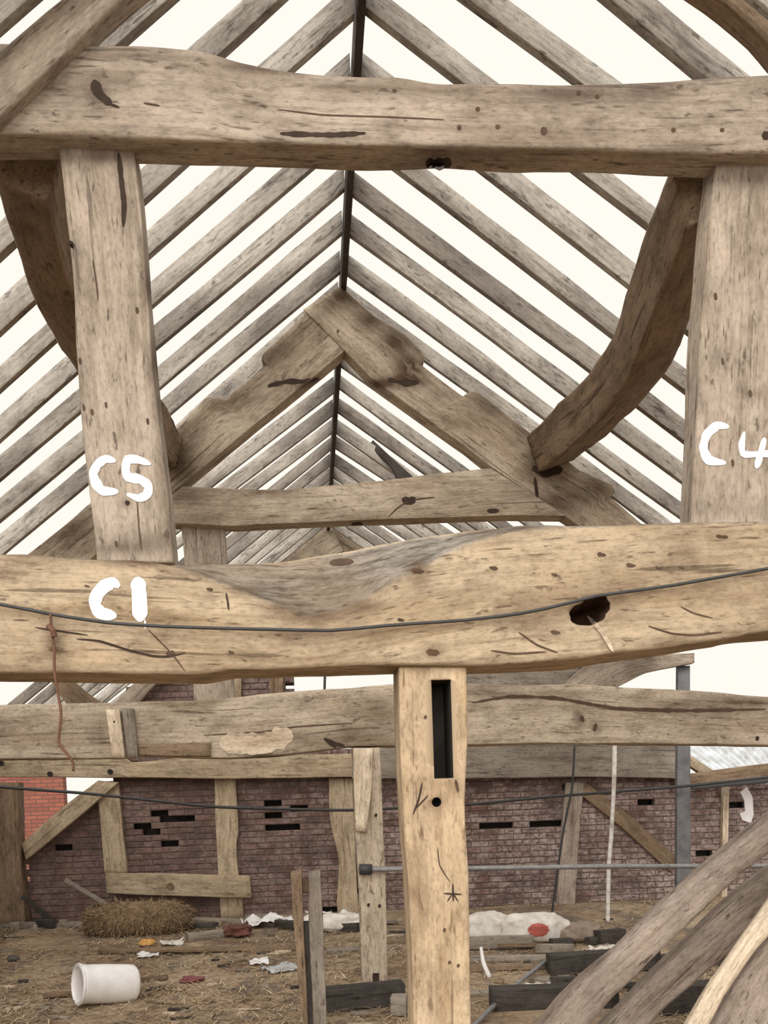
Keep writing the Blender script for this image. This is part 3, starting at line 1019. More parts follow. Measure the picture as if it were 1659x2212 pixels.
for x, y, w in ((902, 1232, 17), (1300, 1197, 12), (1066, 1226, 12), (1198, 1240, 9), (1472, 1225, 8), (1422, 1225, 7), (1560, 1158, 16), (1363, 1220, 13), (935, 1408, 18), (866, 1338, 9), (453, 1272, 9), (188, 1265, 7), (500, 1408, 8), (1200, 1365, 13)):
    stroke(tie, 'knot', [(x - w * .8, y - 1), (x - w * .2, y + 1), (x + w * .8, y + 2)], w * .6, STAIN if w < 14 else OAK_BROWN_D, t_, rag=.9)
stroke(tie, 'crack', [(1120, 1365), (1160, 1393), (1205, 1410)], 4, STAIN, t_)
stroke(tie, 'crack', [(1470, 1310), (1500, 1325), (1540, 1335)], 3, STAIN, t_)
stroke(tie, 'crack', [(1400, 1352), (1450, 1368), (1500, 1372), (1560, 1365)], 4, STAIN, t_)
stroke(tie, 'crack', [(1060, 1405), (1110, 1412), (1180, 1408)], 4, STAIN, t_)
stroke(tie, 'splinter', [(1268, 1330), (1300, 1365), (1325, 1408)], 9, PALEW, t_, .01)

cb = th('collar_beam', 'heavy top beam of the near frame, resting on the posts C5 and C4', 'beam', FG,
        [(-120, 92), (0, 92), (130, 96), (300, 98), (430, 108), (510, 130), (600, 148), (700, 158), (850, 165), (960, 178), (1200, 182), (1400, 174), (1480, 170), (1560, 162), (1659, 160), (1860, 150)],
        [(-120, 288), (0, 290), (150, 293), (300, 300), (500, 305), (650, 308), (800, 312), (1000, 315), (1200, 320), (1400, 325), (1530, 330), (1659, 328), (1860, 330)],
        FA, .19, OAK_GREY, n=150, r=.02, amp=.010, m=12)
stain_shade(cb, [(560, 140, 110, 22, .9), (780, 190, 130, 22, .6), (960, 195, 90, 18, .5), (1280, 205, 90, 26, .8), (1180, 200, 60, 24, .6), (1420, 195, 60, 18, .7), (210, 195, 28, 34, .8), (300, 115, 120, 14, .5), (100, 150, 60, 60, .3), (1180, 283, 16, 14, .7), (700, 290, 90, 9, .5), (470, 180, 60, 20, .4), (1500, 320, 60, 12, .5)])
t_ = bvh(cb)
stroke(cb, 'split', [(605, 288), (660, 290), (720, 291), (790, 287)], 11, CRACK, t_, rag=.4)
stroke(cb, 'knot', [(203, 172), (212, 200), (240, 225)], 20, CRACK, t_, rag=.4)
stroke(cb, 'crack', [(232, 222), (258, 232)], 5, CRACK, t_)
stroke(cb, 'crack', [(310, 222), (345, 228)], 4, STAIN, t_)
stroke(cb, 'knot', [(1168, 282), (1182, 283)], 16, STAIN, t_, rag=.6)
stroke(cb, 'peg_hole', [(1646, 292), (1662, 293)], 18, CRACK, t_)
stroke(cb, 'rot_hole', [(920, 352), (945, 355), (975, 350)], 24, CRACK, t_, rag=.7)
for x, y in ((1032, 235), (992, 275), (1075, 273), (1250, 200), (1290, 208), (852, 195), (1455, 280), (1560, 280)):
    stroke(cb, 'nail_hole', [(x - 5, y), (x + 5, y + 1)], 9, STAIN, t_, rag=.5)
stroke(cb, 'crack', [(600, 236), (700, 248), (830, 252), (960, 258)], 3, STAIN, t_)

c5 = th('queen_post', 'wide leaning post painted C5', 'post', FG,
        [(122, 296), (128, 330), (148, 500), (158, 600), (165, 760), (180, 960), (200, 1130), (208, 1215)], [(284, 296), (290, 330), (304, 450), (312, 560), (326, 720), (338, 860), (352, 980), (366, 1100), (375, 1215)],
        FA + .09, .17, OAK_GREY, n=110, r=.012, amp=.006, m=7)
stain_shade(c5, [(215, 340, 100, 14, .8), (322, 620, 14, 40, .9), (336, 780, 16, 60, .9), (345, 880, 14, 40, .7), (270, 430, 16, 90, .6), (320, 1170, 70, 30, .7), (240, 1185, 60, 14, .6), (350, 1020, 14, 60, .5), (165, 560, 14, 60, .5), (180, 800, 14, 80, .4), (275, 1085, 12, 12, .8)])  # first spot paints the top beam's shadow on the post top
t_ = bvh(c5)
stroke(c5, 'painted_letter', [(250, 996), (228, 991), (211, 1003), (201, 1023), (207, 1043), (221, 1060), (256, 1062)], 20, PAINT, t_, .003, rag=.3)
stroke(c5, 'painted_digit', [(326, 1003), (299, 993), (276, 992), (271, 1013), (276, 1030), (304, 1036), (321, 1050), (317, 1069), (299, 1076), (274, 1067)], 20, PAINT, t_, .003, rag=.3)
stroke(c5, 'split', [(256, 330), (262, 390), (268, 440), (266, 490)], 11, CRACK, t_, rag=.3)
stroke(c5, 'crack', [(200, 560), (208, 610), (212, 650)], 3, STAIN, t_)
stroke(c5, 'crack', [(296, 1080), (300, 1140), (306, 1190)], 3, STAIN, t_)
stroke(c5, 'hole', [(150, 520), (158, 536)], 11, CRACK, t_)
stroke(c5, 'knot', [(272, 1082), (278, 1090)], 10, CRACK, t_)
for x, y in ((180, 880), (198, 890), (318, 910), (250, 1175), (228, 875), (295, 670), (172, 780)):
    stroke(c5, 'worm_hole', [(x, y - 7), (x + 2, y + 7)], 6, STAIN, t_, rag=.5)

c4 = th('queen_post', 'wide post painted C4 at the right edge', 'post', FG,
        [(1552, 296), (1545, 372), (1535, 450), (1522, 600), (1512, 740), (1506, 900), (1500, 1000), (1494, 1140)], [(1765, 296), (1762, 372), (1760, 600), (1755, 900), (1750, 1140)],
        FA + .09, .17, OAK_GREY, n=100, r=.012, amp=.006, m=7)
stain_shade(c4, [(1640, 385, 140, 22, .8), (1540, 640, 20, 50, .5), (1625, 850, 30, 14, .7), (1560, 780, 14, 30, .6), (1510, 1060, 16, 70, .5), (1600, 1100, 90, 20, .35)])  # first spot is painted shadow below the top beam, the rest staining
t_ = bvh(c4)
stroke(c4, 'painted_letter', [(1575, 922), (1550, 919), (1527, 938), (1519, 968), (1531, 994), (1568, 1000)], 19, PAINT, t_, .003, rag=.25)
stroke(c4, 'painted_digit', [(1608, 932), (1602, 960), (1606, 981), (1640, 981), (1690, 978)], 14, PAINT, t_, .003, rag=.25)
stroke(c4, 'painted_digit', [(1652, 945), (1643, 980), (1634, 1012)], 14, PAINT, t_, .0035, rag=.25)
for x, y in ((1560, 780), (1620, 850), (1582, 1000), (1545, 640)):
    stroke(c4, 'worm_hole', [(x, y - 8), (x + 2, y + 8)], 6, STAIN, t_, rag=.5)

th('principal_rafter', 'steep principal rafter of the near frame at the top left corner', 'beam', FG, [(830, -570), (140, -8), (0, 108), (-200, 272), (-1000, 930)], [(830, -420), (300, -30), (140, 118), (0, 252), (-110, 352), (-900, 1010)], FA - .06, .12, OAK_GREY, n=70, r=.02, amp=.008)
th('principal_rafter', 'dark principal rafter of the near frame at the top right corner', 'beam', FG, [(850, -560), (1480, -120), (1680, 25), (2300, 480), (2900, 920)], [(850, -420), (1500, -40), (1625, 60), (1685, 130), (1810, 245), (2300, 620), (2800, 985)], FA + .05, .12, OAK_BROWN, n=70, r=.02, amp=.008)

# the slotted post under the tie beam
sp = th('slotted_post', 'pale post under front tie beam with a long mortise slot and peg hole', 'post', FG,
        [(862, 1440), (864, 1600), (868, 1700), (872, 1780), (882, 1900), (888, 2050), (893, 2212), (898, 2560)], [(1008, 1440), (1010, 1600), (1006, 1700), (1006, 1780), (1014, 1900), (1015, 2050), (1017, 2212), (1020, 2560)],
        FA - .04, .30, OAK_POST, n=120, r=.012, amp=.006, m=8)
q0, q1_ = P(938, 1682, FA - .04), P(979, 1468, FA - .04)
cvv, cff = [], []
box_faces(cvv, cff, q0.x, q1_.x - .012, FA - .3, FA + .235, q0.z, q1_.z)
cu = new('cut', cvv, cff, DARKW, smooth=False)  # dark faces paint the shade inside the slot
at_ = cu.data.attributes.new('gr', 'FLOAT_VECTOR', 'POINT')
at_.data.foreach_set('vector', [x for v in cu.data.vertices for x in (v.co.z, v.co.x, v.co.y)])
carve(sp, cu)
cp = P(943, 1733, FA - .04)
cu = tube('cut', [cp - Vector((0, .1, 0)), cp + Vector((0, .1, 0))], .022, DARKW, None, 16, 3)  # dark bore: the peg hole's shade is in its colour
carve(sp, cu)
stain_shade(sp, [(943, 1733, 22, 18, .8), (905, 1740, 20, 40, .35), (980, 1700, 20, 24, .5), (890, 1900, 12, 90, .5), (905, 1990, 14, 80, .4), (935, 1690, 60, 10, .3), (1005, 1950, 10, 60, .4), (880, 1500, 14, 60, .25), (960, 2160, 40, 60, .25)])
t_ = bvh(sp)
for k, q in enumerate((([(978, 1908), (979, 1948)], 3.5), ([(958, 1930), (998, 1932)], 3.5), ([(966, 1948), (976, 1932)], 2.5), ([(990, 1948), (980, 1932)], 2.5))):
    stroke(sp, 'carved_mark', q[0], q[1], CRACK, t_)
stroke(sp, 'crack', [(912, 1690), (905, 1725), (892, 1760)], 4, CRACK, t_)
stroke(sp, 'crack', [(925, 1718), (908, 1736), (896, 1748)], 3, CRACK, t_)
stroke(sp, 'crack', [(984, 1684), (990, 1712)], 6, STAIN, t_)
stroke(sp, 'crack', [(945, 1830), (950, 1870), (972, 1905)], 2.5, STAIN, t_)
for x, y in ((919, 1548), (971, 2078), (990, 2085), (960, 2008)):
    stroke(sp, 'worm_hole', [(x - 3, y), (x + 3, y + 2)], 8, STAIN, t_, rag=.5)

# ------------------------------------------------------------------ wires, pipes and ropes
def wire(name, label, cat, pts, rad, mat, group=None, n=60, lump=0):
    return tag(tube(name, [P(*p) for p in pts], rad, mat, None, 8, n, lump), label, cat, group)


wy = FA - .115
wire('cable', 'black cable sagging across the face of the front tie beam', 'cable', [(-700, 1210, wy), (-300, 1262, wy), (0, 1305, wy), (100, 1325, wy), (230, 1345, wy), (350, 1353, wy), (470, 1357, wy), (600, 1360, wy), (720, 1362, wy), (850, 1350, wy), (1000, 1340, wy), (1120, 1326, wy), (1200, 1310, wy), (1290, 1287, wy), (1450, 1265, wy), (1659, 1228, wy), (2000, 1170, wy), (2700, 1110, wy)], .0075, CABLE)
rw = wire('rusty_wire', 'rusty wire hanging crooked from the cable at left', 'wire', [(109, 1326, wy - .01), (111, 1358, wy - .012), (117, 1400, wy - .014), (118, 1455, wy - .02), (132, 1540, wy - .03), (127, 1603, wy - .03), (148, 1632, wy - .03), (158, 1648, wy - .03), (158, 1666, wy - .03)], .0062, RUST)
tube('knot', [P(104, 1352, wy - .015), P(114, 1362, wy - .022), P(118, 1376, wy - .015)], .013, RUST, rw, 8, 8)
wire('wire', 'thin dark wire sagging across the brick wall below the rail', 'wire', [(-200, 1680, 12.4), (0, 1700, 12.4), (200, 1715, 12.4), (450, 1742, 12.4), (620, 1748, 12.4), (760, 1750, 12.4), (1010, 1738, 12.4), (1200, 1720, 12.4), (1480, 1698, 12.4), (1900, 1652, 12.4)], .018, CABLE)
pp = wire('pipe', 'grey horizontal pipe with black end bolted to the post', 'pipe', [(786, 1878, 9.345), (1000, 1876, 9.345), (1300, 1872, 9.345), (1545, 1871, 9.345), (1720, 1870, 9.345)], .024, STEEL, lump=.2)
tube('end_cap', [P(776, 1878, 9.345), P(803, 1878, 9.345)], .05, CABLE, pp, 12, 3)
wire('rope', 'white rope hanging down the brick wall right of centre', 'rope', [(1328, 1606, 12.0), (1326, 1700, 12.0), (1320, 1800, 12.0), (1315, 1880, 12.0), (1313, 1995, 12.0)], .026, ROPEM, lump=.5)
wire('wire', 'thin dark vertical wire between slotted post and white rope', 'wire', [(1241, 1612, 12.2), (1236, 1700, 12.2), (1216, 1800, 12.2), (1190, 1990, 12.2)], .014, CABLE)
th('steel_pole', 'upright grey steel stanchion at right in front of brick wall', 'pole', None, [(1465, 1438), (1463, 1700), (1462, 1965)], [(1491, 1438), (1492, 1700), (1494, 1965)], 12.6, .09, ZINC, n=14, r=.01, amp=.002)
wire('wire', 'short wire hanging in the sky gap left of slotted post', 'wire', [(702, 1452, 9.5), (701, 1492, 9.5)], .012, CABLE, n=6)
# white paper patch near right edge
pv = []
cpt = [(1600, 1712), (1614, 1700), (1626, 1722), (1628, 1760), (1622, 1778), (1604, 1772), (1598, 1758), (1610, 1752), (1608, 1730)]
pv = [P(x, y, 13.975) for x, y in cpt]
n_ = len(pv)
pv2 = pv + [v + Vector((0, .03, 0)) for v in pv]
pf = [tuple(range(n_)), tuple(range(2 * n_ - 1, n_ - 1, -1))] + [(i, (i + 1) % n_, n_ + (i + 1) % n_, n_ + i) for i in range(n_)]
tag(new('paper_scrap', pv2, pf, WHITEP, smooth=False), 'torn white scrap stuck on the brick wall at right edge', 'scrap')

# ------------------------------------------------------------------ fork-topped post
fk = bpy.data.objects.new('forked_post', None)
COL.objects.link(fk)
fk.location = (0, 0, 0)
tag(fk, 'short dark forked post standing in straw left of the bolted post', 'post')
FY = 8.0
timber('prong', [(628, 1884), (634, 1990), (645, 2120), (656, 2260)], [(652, 1878), (655, 1990), (662, 2120), (668, 2260)], FY, .12, OAK_BROWN, fk, n=20, amp=.006)
timber('prong', [(666, 1884), (667, 1990), (672, 2120), (678, 2260)], [(692, 1880), (698, 2000), (703, 2120), (708, 2260)], FY, .12, GREYW, fk, n=20, amp=.006)
timber('web', [(640, 1992), (650, 2120), (660, 2262)], [(675, 1990), (682, 2120), (688, 2262)], FY + .05, .06, DARKW, fk, n=10)
timber('web', [(646, 1898), (649, 1930)], [(670, 1898), (672, 1930)], FY + .05, .05, OAK_BROWN, fk, n=4)

# ------------------------------------------------------------------ leaning timbers at lower right
LG = 'timbers leaning at the lower right'
th('leaning_timber', 'upper grey-brown round timber leaning at lower right', 'timber', LG, [(2000, 1500), (1800, 1655), (1659, 1768), (1500, 1898), (1350, 2038), (1250, 2128), (1175, 2212), (1030, 2372)], [(2050, 1568), (1850, 1722), (1659, 1852), (1560, 1936), (1450, 2040), (1330, 2158), (1280, 2212), (1135, 2372)], 6.3, .22, LOG, n=60, r=.07, amp=.016, m=5)
th('leaning_timber', 'second brown timber leaning below the upper grey one', 'timber', LG, [(2100, 1555), (1860, 1748), (1659, 1886), (1560, 1968), (1450, 2076), (1330, 2198), (1180, 2345)], [(2160, 1640), (1900, 1830), (1659, 1990), (1560, 2075), (1440, 2180), (1300, 2345)], 6.75, .22, LOG, n=50, r=.06, amp=.014, m=5)
th('leaning_pole', 'bright peeled pole leaning steeply in the bottom right corner', 'pole', LG, [(1800, 1770), (1659, 1955), (1585, 2055), (1525, 2145), (1488, 2212), (1400, 2372)], [(1830, 1850), (1700, 1980), (1635, 2055), (1570, 2150), (1535, 2212), (1440, 2372)], 6.0, .09, PALEW, n=40, r=.04, amp=.010, m=4)
th('leaning_timber', 'rough brown timber behind the peeled pole, bottom right corner', 'timber', LG, [(1850, 1800), (1690, 2000), (1600, 2110), (1540, 2212), (1470, 2330)], [(2000, 1850), (1800, 2050), (1700, 2212), (1640, 2330)], 6.25, .2, LOG, n=30, r=.05, amp=.016, m=4)

# ------------------------------------------------------------------ things on the floor
# white drum on its side
gd = G(228, 2168)
dr = bpy.data.objects.new('plastic_drum', None)
COL.objects.link(dr)
tag(dr, 'white plastic drum lying on its side in the straw', 'drum')
dr.location = gd
R_, Ln = .185, .54
prof = [(0, R_ * .9), (.012, R_), (.04, R_ * 1.015), (.06, R_ * .985), (Ln * .5, R_ * .99), (Ln - .06, R_ * .97), (Ln - .02, R_ * .95), (Ln, R_ * .86)]
dv, df = [], []
K = 40
for x, r_ in prof:
    for j in range(K):
        a = 2 * math.pi * j / K
        dv.append((x - Ln / 2, r_ * math.cos(a), R_ + r_ * math.sin(a)))
for i in range(len(prof) - 1):
    for j in range(K):
        df.append((i * K + j, i * K + (j + 1) % K, (i + 1) * K + (j + 1) % K, (i + 1) * K + j))
df.append(tuple((len(prof) - 1) * K + j for j in range(K)))
b0 = len(dv)
for x, r_ in ((.0, R_ * .9), (.02, R_ * .86), (.02, 0.001)):
    for j in range(K):
        a = 2 * math.pi * j / K
        dv.append((x - Ln / 2, r_ * math.cos(a), R_ + r_ * math.sin(a)))
for i in range(2):
    for j in range(K):
        df.append((b0 + i * K + j, b0 + (i + 1) * K + j, b0 + (i + 1) * K + (j + 1) % K, b0 + i * K + (j + 1) % K))
db = new('drum_body', dv, df, WHITEP, dr)
ring = tube('rim', [Vector((-Ln / 2 + .01, R_ * math.cos(t), R_ + R_ * math.sin(t))) for t in [i * 2 * math.pi / 30 for i in range(31)]], .012, WHITEP, dr, 6, 60)
dr.rotation_euler = (0, math.radians(6), math.radians(30))

# straw bale: rounded lump with a coat of straw
gb = G(300, 2016)


def straw_blades(name, spots, mat, parent=None, ln=(.05, .16), w=.0035):
    vv, ff, cc = [], [], []
    for (p, dirv, upn) in spots:
        L_ = random.uniform(*ln)
        d = dirv.normalized()
        s = d.cross(upn)
        if s.length < 1e-4:
            s = Vector((1, 0, 0))
        s = s.normalized() * w * random.uniform(.6, 1.6)
        q = p + d * L_ * .5 + upn * random.uniform(0, .012)
        e = p + d * L_ + upn * random.uniform(-.012, .01)
        b = len(vv)
        vv += [p - s, p + s, q + s, q - s, e + s * .5, e - s * .5]
        ff += [(b, b + 1, b + 2, b + 3), (b + 3, b + 2, b + 4, b + 5)]
        cc += [random.random()] * 6
    o_ = new(name, vv, ff, mat, parent, smooth=False)
    a_ = o_.data.attributes.new('bc', 'FLOAT', 'POINT')
    a_.data.foreach_set('value', cc)
    return o_


bale = bpy.data.objects.new('straw_bale', None)
COL.objects.link(bale)
bale.location = gb
tag(bale, 'rounded brown shaggy straw bale lying by the brick wall', 'bale')
bm = bmesh.new()
bmesh.ops.create_icosphere(bm, subdivisions=4, radius=1)
BA, BB, BC = .64, .34, .205
sgn = lambda x, p: math.copysign(abs(x) ** p, x)
for v in bm.verts:
    c = v.co.copy()
    f_ = 1 + .10 * noise.noise(c * 2.2) + .05 * noise.noise(c * 6)
    v.co = Vector((sgn(c.x, .75) * BA * f_, sgn(c.y, .8) * BB * f_, BC * .93 + sgn(c.z, .72) * BC * f_ * (1 + .10 * noise.noise(Vector((c.x * 2, 0, 4))))))
me = bpy.data.meshes.new('bale_core')
bm.to_mesh(me)
spots = []
bmv = [(v.co.copy(), v.normal.copy()) for v in bm.verts]
bm.free()
me.materials.append(plain('bale_core', (.26, .18, .10), (.13, .085, .05), 9, .95, 0, .8))
me.polygons.foreach_set('use_smooth', [True] * len(me.polygons))
o = bpy.data.objects.new('bale_core', me)
COL.objects.link(o)
o.parent = bale
random.seed(21)
for _ in range(9000):
    c, n2 = random.choice(bmv)
    c = c + Vector((random.uniform(-.03, .03), random.uniform(-.03, .03), random.uniform(-.03, .03)))
    d = Vector((random.uniform(-.5, .5), random.uniform(-.3, .3), random.uniform(-1, .2))) + n2 * random.uniform(.0, .18)
    spots.append((c, d, n2))
so = straw_blades('straw_coat', spots, BALEM, bale, (.03, .085), .0035)
so['kind'] = 'stuff'


def lump(name, label, cat, c, sx, sy, sz, mat, rz=0, sd_=0, group=None, pw=.7, nz=.18):
    bm_ = bmesh.new()
    bmesh.ops.create_icosphere(bm_, subdivisions=4, radius=1)
    for v in bm_.verts:
        q = v.co.copy()
        f2 = 1 + nz * noise.noise(q * 1.6 + Vector((sd_, 0, 0))) + nz * .5 * noise.noise(q * 4 + Vector((sd_, 2, 0))) + nz * .2 * noise.noise(q * 9 + Vector((sd_, 2, 0)))
        z_ = sgn(q.z, pw) * sz * f2
        v.co = Vector((sgn(q.x, pw) * sx * f2, sgn(q.y, pw) * sy * f2, max(z_, -sz * .8) + sz * .78))
    me_ = bpy.data.meshes.new(name)
    bm_.to_mesh(me_)
    bm_.free()
    me_.materials.append(mat)
    me_.polygons.foreach_set('use_smooth', [True] * len(me_.polygons))
    o_ = bpy.data.objects.new(name, me_)
    COL.objects.link(o_)
    o_.location = c
    o_.rotation_euler = (0, 0, rz)
    return tag(o_, label, cat, group)


def sack(label, px, py, w, h, dpt, mat, rz, s_):
    return lump('sack', label, 'sack', G(px, py), w / 2, dpt / 2, h / 2, mat, rz, s_, 'sacks along the back wall')


sk = sack('crumpled white sack beside the slotted post', 1045, 2032, .62, .36, .36, SACKM, .1, 3)
sk = sack('white sack with a faded red print patch', 1152, 2032, .78, .35, .36, SACKM, -.12, 8)
g_ = G(1152, 2032)
# red print follows the sack
tr = BVHTree.FromPolygons([sk.matrix_basis @ v.co for v in sk.data.vertices], [tuple(p_.vertices) for p_ in sk.data.polygons])
pv, pf = [], []
NG = 25
for j in range(NG):
    for i in range(NG):
        x, y = 1140 + 46 * i / (NG - 1), 1994 + 30 * j / (NG - 1)
        d3 = ray(x, y).normalized()
        h_ = tr.ray_cast(CAM, d3)[0]
        pv.append(sk.matrix_basis.inverted() @ ((h_ if h_ else g_) - d3 * .006))
for j in range(NG - 1):
    for i in range(NG - 1):
        if ((i - 11.5) / 11.8) ** 2 + ((j - 11.5) / 11.8) ** 2 < 1 + .25 * noise.noise(Vector((i * .3, j * .3, 2))):
            pf.append((j * NG + i, j * NG + i + 1, (j + 1) * NG + i + 1, (j + 1) * NG + i))
new('print_patch', pv, pf, REDM, sk, smooth=False)
lump('sack', 'grey-brown slumped sack right of the red-printed sack', 'sack', G(1250, 2032), .24, .2, .12, plain('dirty_sack', (.34, .27, .22), (.19, .14, .11), 8, .9, 0, .5), .2, 5, 'sacks along the back wall')
lump('sack', 'pale brown bag between forked post and bolted post', 'sack', G(738, 2008), .30, .2, .11, SACKM, -.1, 12, 'sacks along the back wall')
lump('bundle', 'red-brown rag bundle on the straw beside the bale', 'bundle', G(512, 2022), .17, .14, .085, plain('red_rag', (.17, .065, .05), (.09, .04, .03), 9, .9), 0, 17, None, 1.0, .45)
lump('bundle', 'dark red rag lying on straw near drum', 'bundle', G(415, 2122), .11, .08, .035, plain('crimson_rag', (.24, .075, .075), (.13, .045, .045), 9, .9), 0, 19, None, 1.0, .5)
lump('litter', 'small yellow and orange wrapper by the bale', 'litter', G(318, 2042), .085, .06, .04, plain('yellow_wrapper', (.75, .48, .14), (.55, .16, .05), 22, .6), .3, 23)
lump('rubble', 'small grey stone at the far left of the straw floor', 'stone', G(30, 2075), .07, .06, .035, plain('stone', (.12, .11, .10), (.06, .055, .05), 9, .9), .3, 29)

# crumpled white sheets
def sheet(label, cx, cy, w, d, hgt, rz, s_, mat=None):
    c = G(cx, cy)
    N = 16
    vv, ff = [], []
    ca, sa = math.cos(rz), math.sin(rz)
    for j in range(N + 1):
        for i in range(N + 1):
            x, y = (i / N - .5) * w, (j / N - .5) * d
            x += .12 * w * noise.noise(Vector((j * .3, s_, 1)))
            y += .12 * d * noise.noise(Vector((i * .3, s_, 4)))
            X, Y_ = c.x + x * ca - y * sa, c.y + x * sa + y * ca
            e = abs(noise.noise(Vector((x * 3.5, y * 3.5, s_)))) * hgt + hgt * .5 * abs(noise.noise(Vector((x * 11, y * 11, s_))))
            vv.append(Vector((X, Y_, gz(X, Y_) + .008 + e)))
    for j in range(N):
        for i in range(N):
            a_ = j * (N + 1) + i
            ff.append((a_, a_ + 1, a_ + N + 2, a_ + N + 1))
    b = len(vv)
    vv += [v - Vector((0, 0, .006)) for v in vv]
    ff += [tuple(b + k for k in reversed(f)) for f in ff]
    rim = [i for i in range(N + 1)] + [(j + 1) * (N + 1) - 1 for j in range(1, N + 1)] + [N * (N + 1) + i for i in range(N - 1, -1, -1)] + [j * (N + 1) for j in range(N - 1, 0, -1)]
    for i in range(len(rim)):
        p_, q_ = rim[i], rim[(i + 1) % len(rim)]
        ff.append((q_, p_, p_ + b, q_ + b))
    o_ = new('crumpled_sheet', vv, ff, mat or SACKM)
    return tag(o_, label, 'sheet', 'crumpled pale sheets on the floor')


sheet('crumpled white sheet on debris left of the forked post', 585, 1998, .6, .5, .2, .3, 3, WHITEP)
sheet('white torn sheet behind the top of the forked post', 715, 1990, .7, .5, .16, -.2, 7)
sheet('small white paper on straw below the bale', 320, 2066, .22, .2, .05, .3, 11, WHITEP)
sheet('small crumpled paper on straw, left of forked post', 560, 2082, .2, .2, .07, .1, 13, WHITEP)
sheet('blue-grey flattened sheet close beside forked post', 612, 2095, .38, .3, .06, .5, 17, plain('bluish_sheet', (.50, .52, .54), (.33, .33, .34), 9, .7))
sheet('tiny white scrap right of the wrapper by the bale', 372, 2040, .26, .2, .07, .2, 19)
sheet('pale paper scrap between the slotted post and the leaning timbers', 1195, 2135, .5, .3, .07, .1, 23)
sheet('white scrap lying at the foot of the white rope', 1312, 2052, .35, .25, .08, .4, 29)

# planks and beams on the floor
PG = 'planks and beams lying on the floor'


def plank(label, a, b, w, h, mat, lift=0.0, name='floor_plank', cat='plank', n=12):
    p_, q_ = G(*a), G(*b)
    p_.z += h / 2 + lift
    q_.z += h / 2 + lift
    return tag(bar3(name, p_, q_, w, h, mat, n=n, r=.008, amp=.006), label, cat, PG)


plank('long dark board lying along the foot of the brick wall at left', (-60, 2010), (190, 1990), .28, .07, GREYW)
plank('grey board running from the bale toward the forked post', (415, 1990), (640, 2003), .22, .06, GREYW)
plank('short pale stick end beside the red-brown rag', (405, 2034), (485, 2024), .10, .10, GREYW)
plank('long brown board across the straw in front of the bale', (215, 2058), (640, 2052), .13, .045, OAK_BROWN)
plank('thin grey board on the straw right of the forked post', (700, 2012), (775, 2012), .1, .1, DARKW)
plank('flat pale board on straw between forked and bolted posts', (705, 2060), (785, 2052), .16, .04, GREYW)
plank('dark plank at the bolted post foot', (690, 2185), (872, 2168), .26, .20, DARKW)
plank('small block at the foot of the slotted post, left side', (846, 2190), (880, 2190), .2, .16, GREYW)
plank('purplish board in the straw right of the drum', (300, 2120), (362, 2114), .14, .03, OAK_BROWN)
plank('short dark plank in the straw left of the drum', (95, 2155), (165, 2150), .12, .04, OAK_BROWN)
plank('grey joist behind the slotted post in front of sacks', (1010, 2050), (1150, 2046), .14, .13, GREYW)
plank('pale-edged long board right of slotted post', (1005, 2078), (1250, 2074), .14, .06, GREYW)
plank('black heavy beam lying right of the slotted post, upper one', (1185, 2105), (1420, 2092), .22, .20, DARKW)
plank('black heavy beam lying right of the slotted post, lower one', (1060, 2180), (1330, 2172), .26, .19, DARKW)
plank('dark thin board behind the black beams', (1010, 2098), (1180, 2092), .12, .05, OAK_BROWN)
plank('long grey board in front near the slotted post foot', (1005, 2150), (1260, 2143), .12, .04, GREYW)
plank('charred short block beneath the white rope', (1290, 2042), (1345, 2036), .16, .16, DARKW)
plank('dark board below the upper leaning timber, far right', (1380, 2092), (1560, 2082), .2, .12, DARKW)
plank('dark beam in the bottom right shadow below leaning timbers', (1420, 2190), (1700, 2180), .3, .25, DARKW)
plank('small charred piece behind the red-printed sack', (1190, 2048), (1235, 2046), .13, .1, DARKW)
tag(tube('steel_rod', [G(1196, 2085) + Vector((0, 0, .10)), G(1110, 2145) + Vector((0, 0, .06)), G(1005, 2240) + Vector((0, 0, .02))], .022, STEEL, None, 8, 14), 'long grey rod sloping down left from black beam to slotted post', 'rod')
g1 = G(1058, 2112)
tag(tube('white_stick', [g1, g1 + Vector((-.05, .05, .14)), P(1039, 2046, g1.y + .1)], (.026, .016), WHITEP, None, 8, 8), 'short white stick standing in debris beside the slotted post', 'stick')
tag(bar3('leaning_stick', G(300, 1985) + Vector((0, .0, .0)), P(140, 1900, 13.5), .03, .06, GREYW, n=8), 'thin grey stick leaning from the bale against the left brickwork', 'stick')
tag(bar3('leaning_stick', G(125, 1990), P(48, 1935, 13.5), .05, .08, DARKW, n=8), 'dark short stick leaning on the corner post', 'stick')

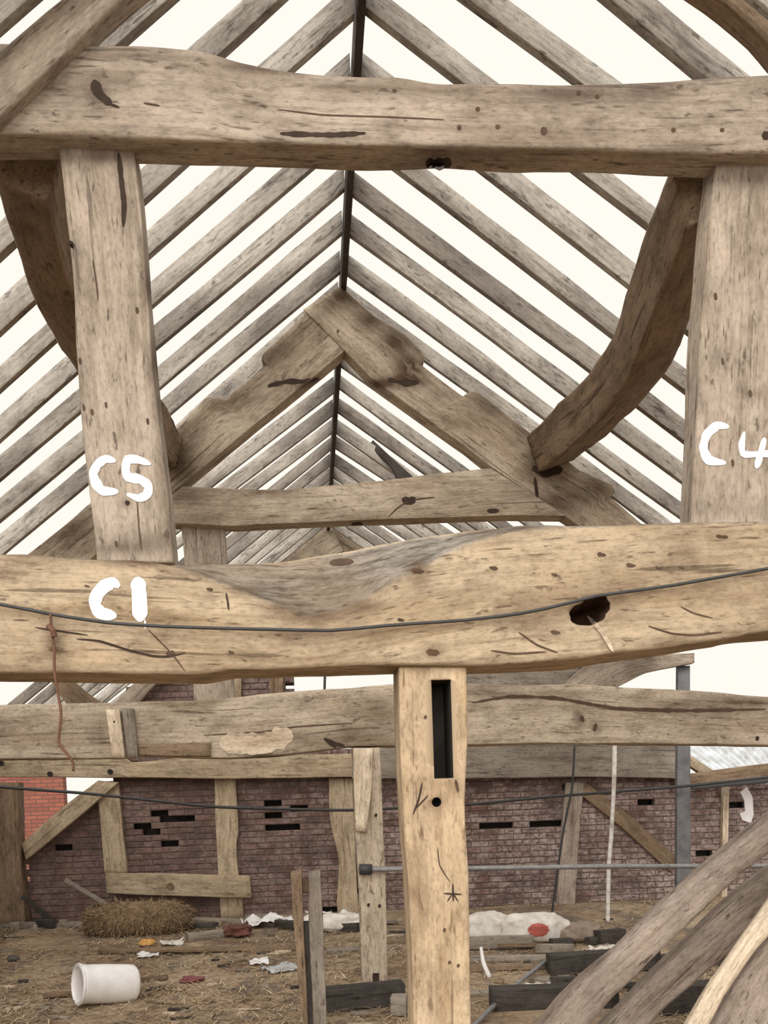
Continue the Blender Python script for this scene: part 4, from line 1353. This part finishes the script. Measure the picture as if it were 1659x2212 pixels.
random.seed(77)
for k in range(34):
    px = random.uniform(20, 840) if k < 20 else random.uniform(1030, 1420)
    py = random.uniform(1984, 2012) if k < 20 else random.uniform(2030, 2165)
    wd = random.uniform(35, 110)
    mt_, cn = random.choice([(GREYW, 'grey'), (DARKW, 'charred'), (OAK_BROWN, 'brown'), (GREYW, 'grey'), (DARKW, 'charred')])
    where = ('by the wall foot left of the bale' if px < 190 else 'behind the bale' if px < 420 else 'by the wall foot left of the forked post' if px < 640 else 'by the wall foot near the bolted post') if k < 20 else ('in the rubble beside the slotted post' if px < 1200 else 'in the rubble below the white rope')
    a_, b_ = (px - wd / 2, py + random.uniform(-7, 7)), (px + wd / 2, py + random.uniform(-7, 7))
    o = plank('loose %s board end %s' % (cn, where), a_, b_, random.uniform(.06, .16), random.uniform(.03, .09), mt_, random.uniform(0, .03), 'loose_board_end', 'board', 5)
    o['group'] = 'loose board ends in the rubble'

# broken scraps
random.seed(33)
for k in range(170):
    px = random.uniform(10, 1350)
    py = random.uniform(1985, 2225) if px < 850 else random.uniform(1985, 2150)
    if 860 < px < 1020 or 155 < px < 300 and 2075 < py < 2185:
        continue
    c = G(px, py)
    a_ = random.uniform(-.5, .5)
    L_ = random.uniform(.06, .26)
    d = Vector((math.cos(a_), math.sin(a_), 0)) * L_ / 2
    hh = random.uniform(.012, .035)
    c.z += hh * .4
    sm_, sn_ = random.choice([(GREYW, 'grey'), (OAK_BROWN, 'brown'), (DARKW, 'black'), (PALEW, 'pale'), (GREYW, 'grey'), (OAK_BROWN, 'brown')])
    o = bar3('wood_scrap', c - d, c + d, random.uniform(.02, .06), hh, sm_, n=3, r=.004, amp=.003, m=1)
    where = 'left of the forked post' if px < 640 else ('between forked and slotted posts' if px < 880 else 'right of the slotted post')
    size = 'longer' if L_ > .16 else 'tiny'
    tag(o, '%s %s wood scrap in the straw %s, %s' % (size, sn_, where, 'towards the brick wall' if py < 2080 else 'nearer the camera'), 'scrap', 'broken scraps in the straw')

# straw litter
random.seed(5)
spots = []
for _ in range(46000):
    y = 6.0 + 7.8 * random.random() ** 1.3
    x = max(random.uniform(-.52, .42) * y, random.uniform(-4.2, -3.9))
    dens = noise.noise(Vector((x * .8, y * .8, 9)))
    if dens < random.uniform(-.6, .25) - (.0 if x < .6 else -.25):
        continue
    a_ = random.uniform(0, 6.283)
    spots.append((Vector((x, y, gz(x, y) + random.uniform(0, .02))), Vector((math.cos(a_), math.sin(a_), random.uniform(-.05, .25))), Vector((0, 0, 1))))
so = straw_blades('straw_litter', spots, STRAW, None, (.06, .2), .004)
tag(so, 'loose pale straw littering the barn floor', 'straw', None, 'stuff')
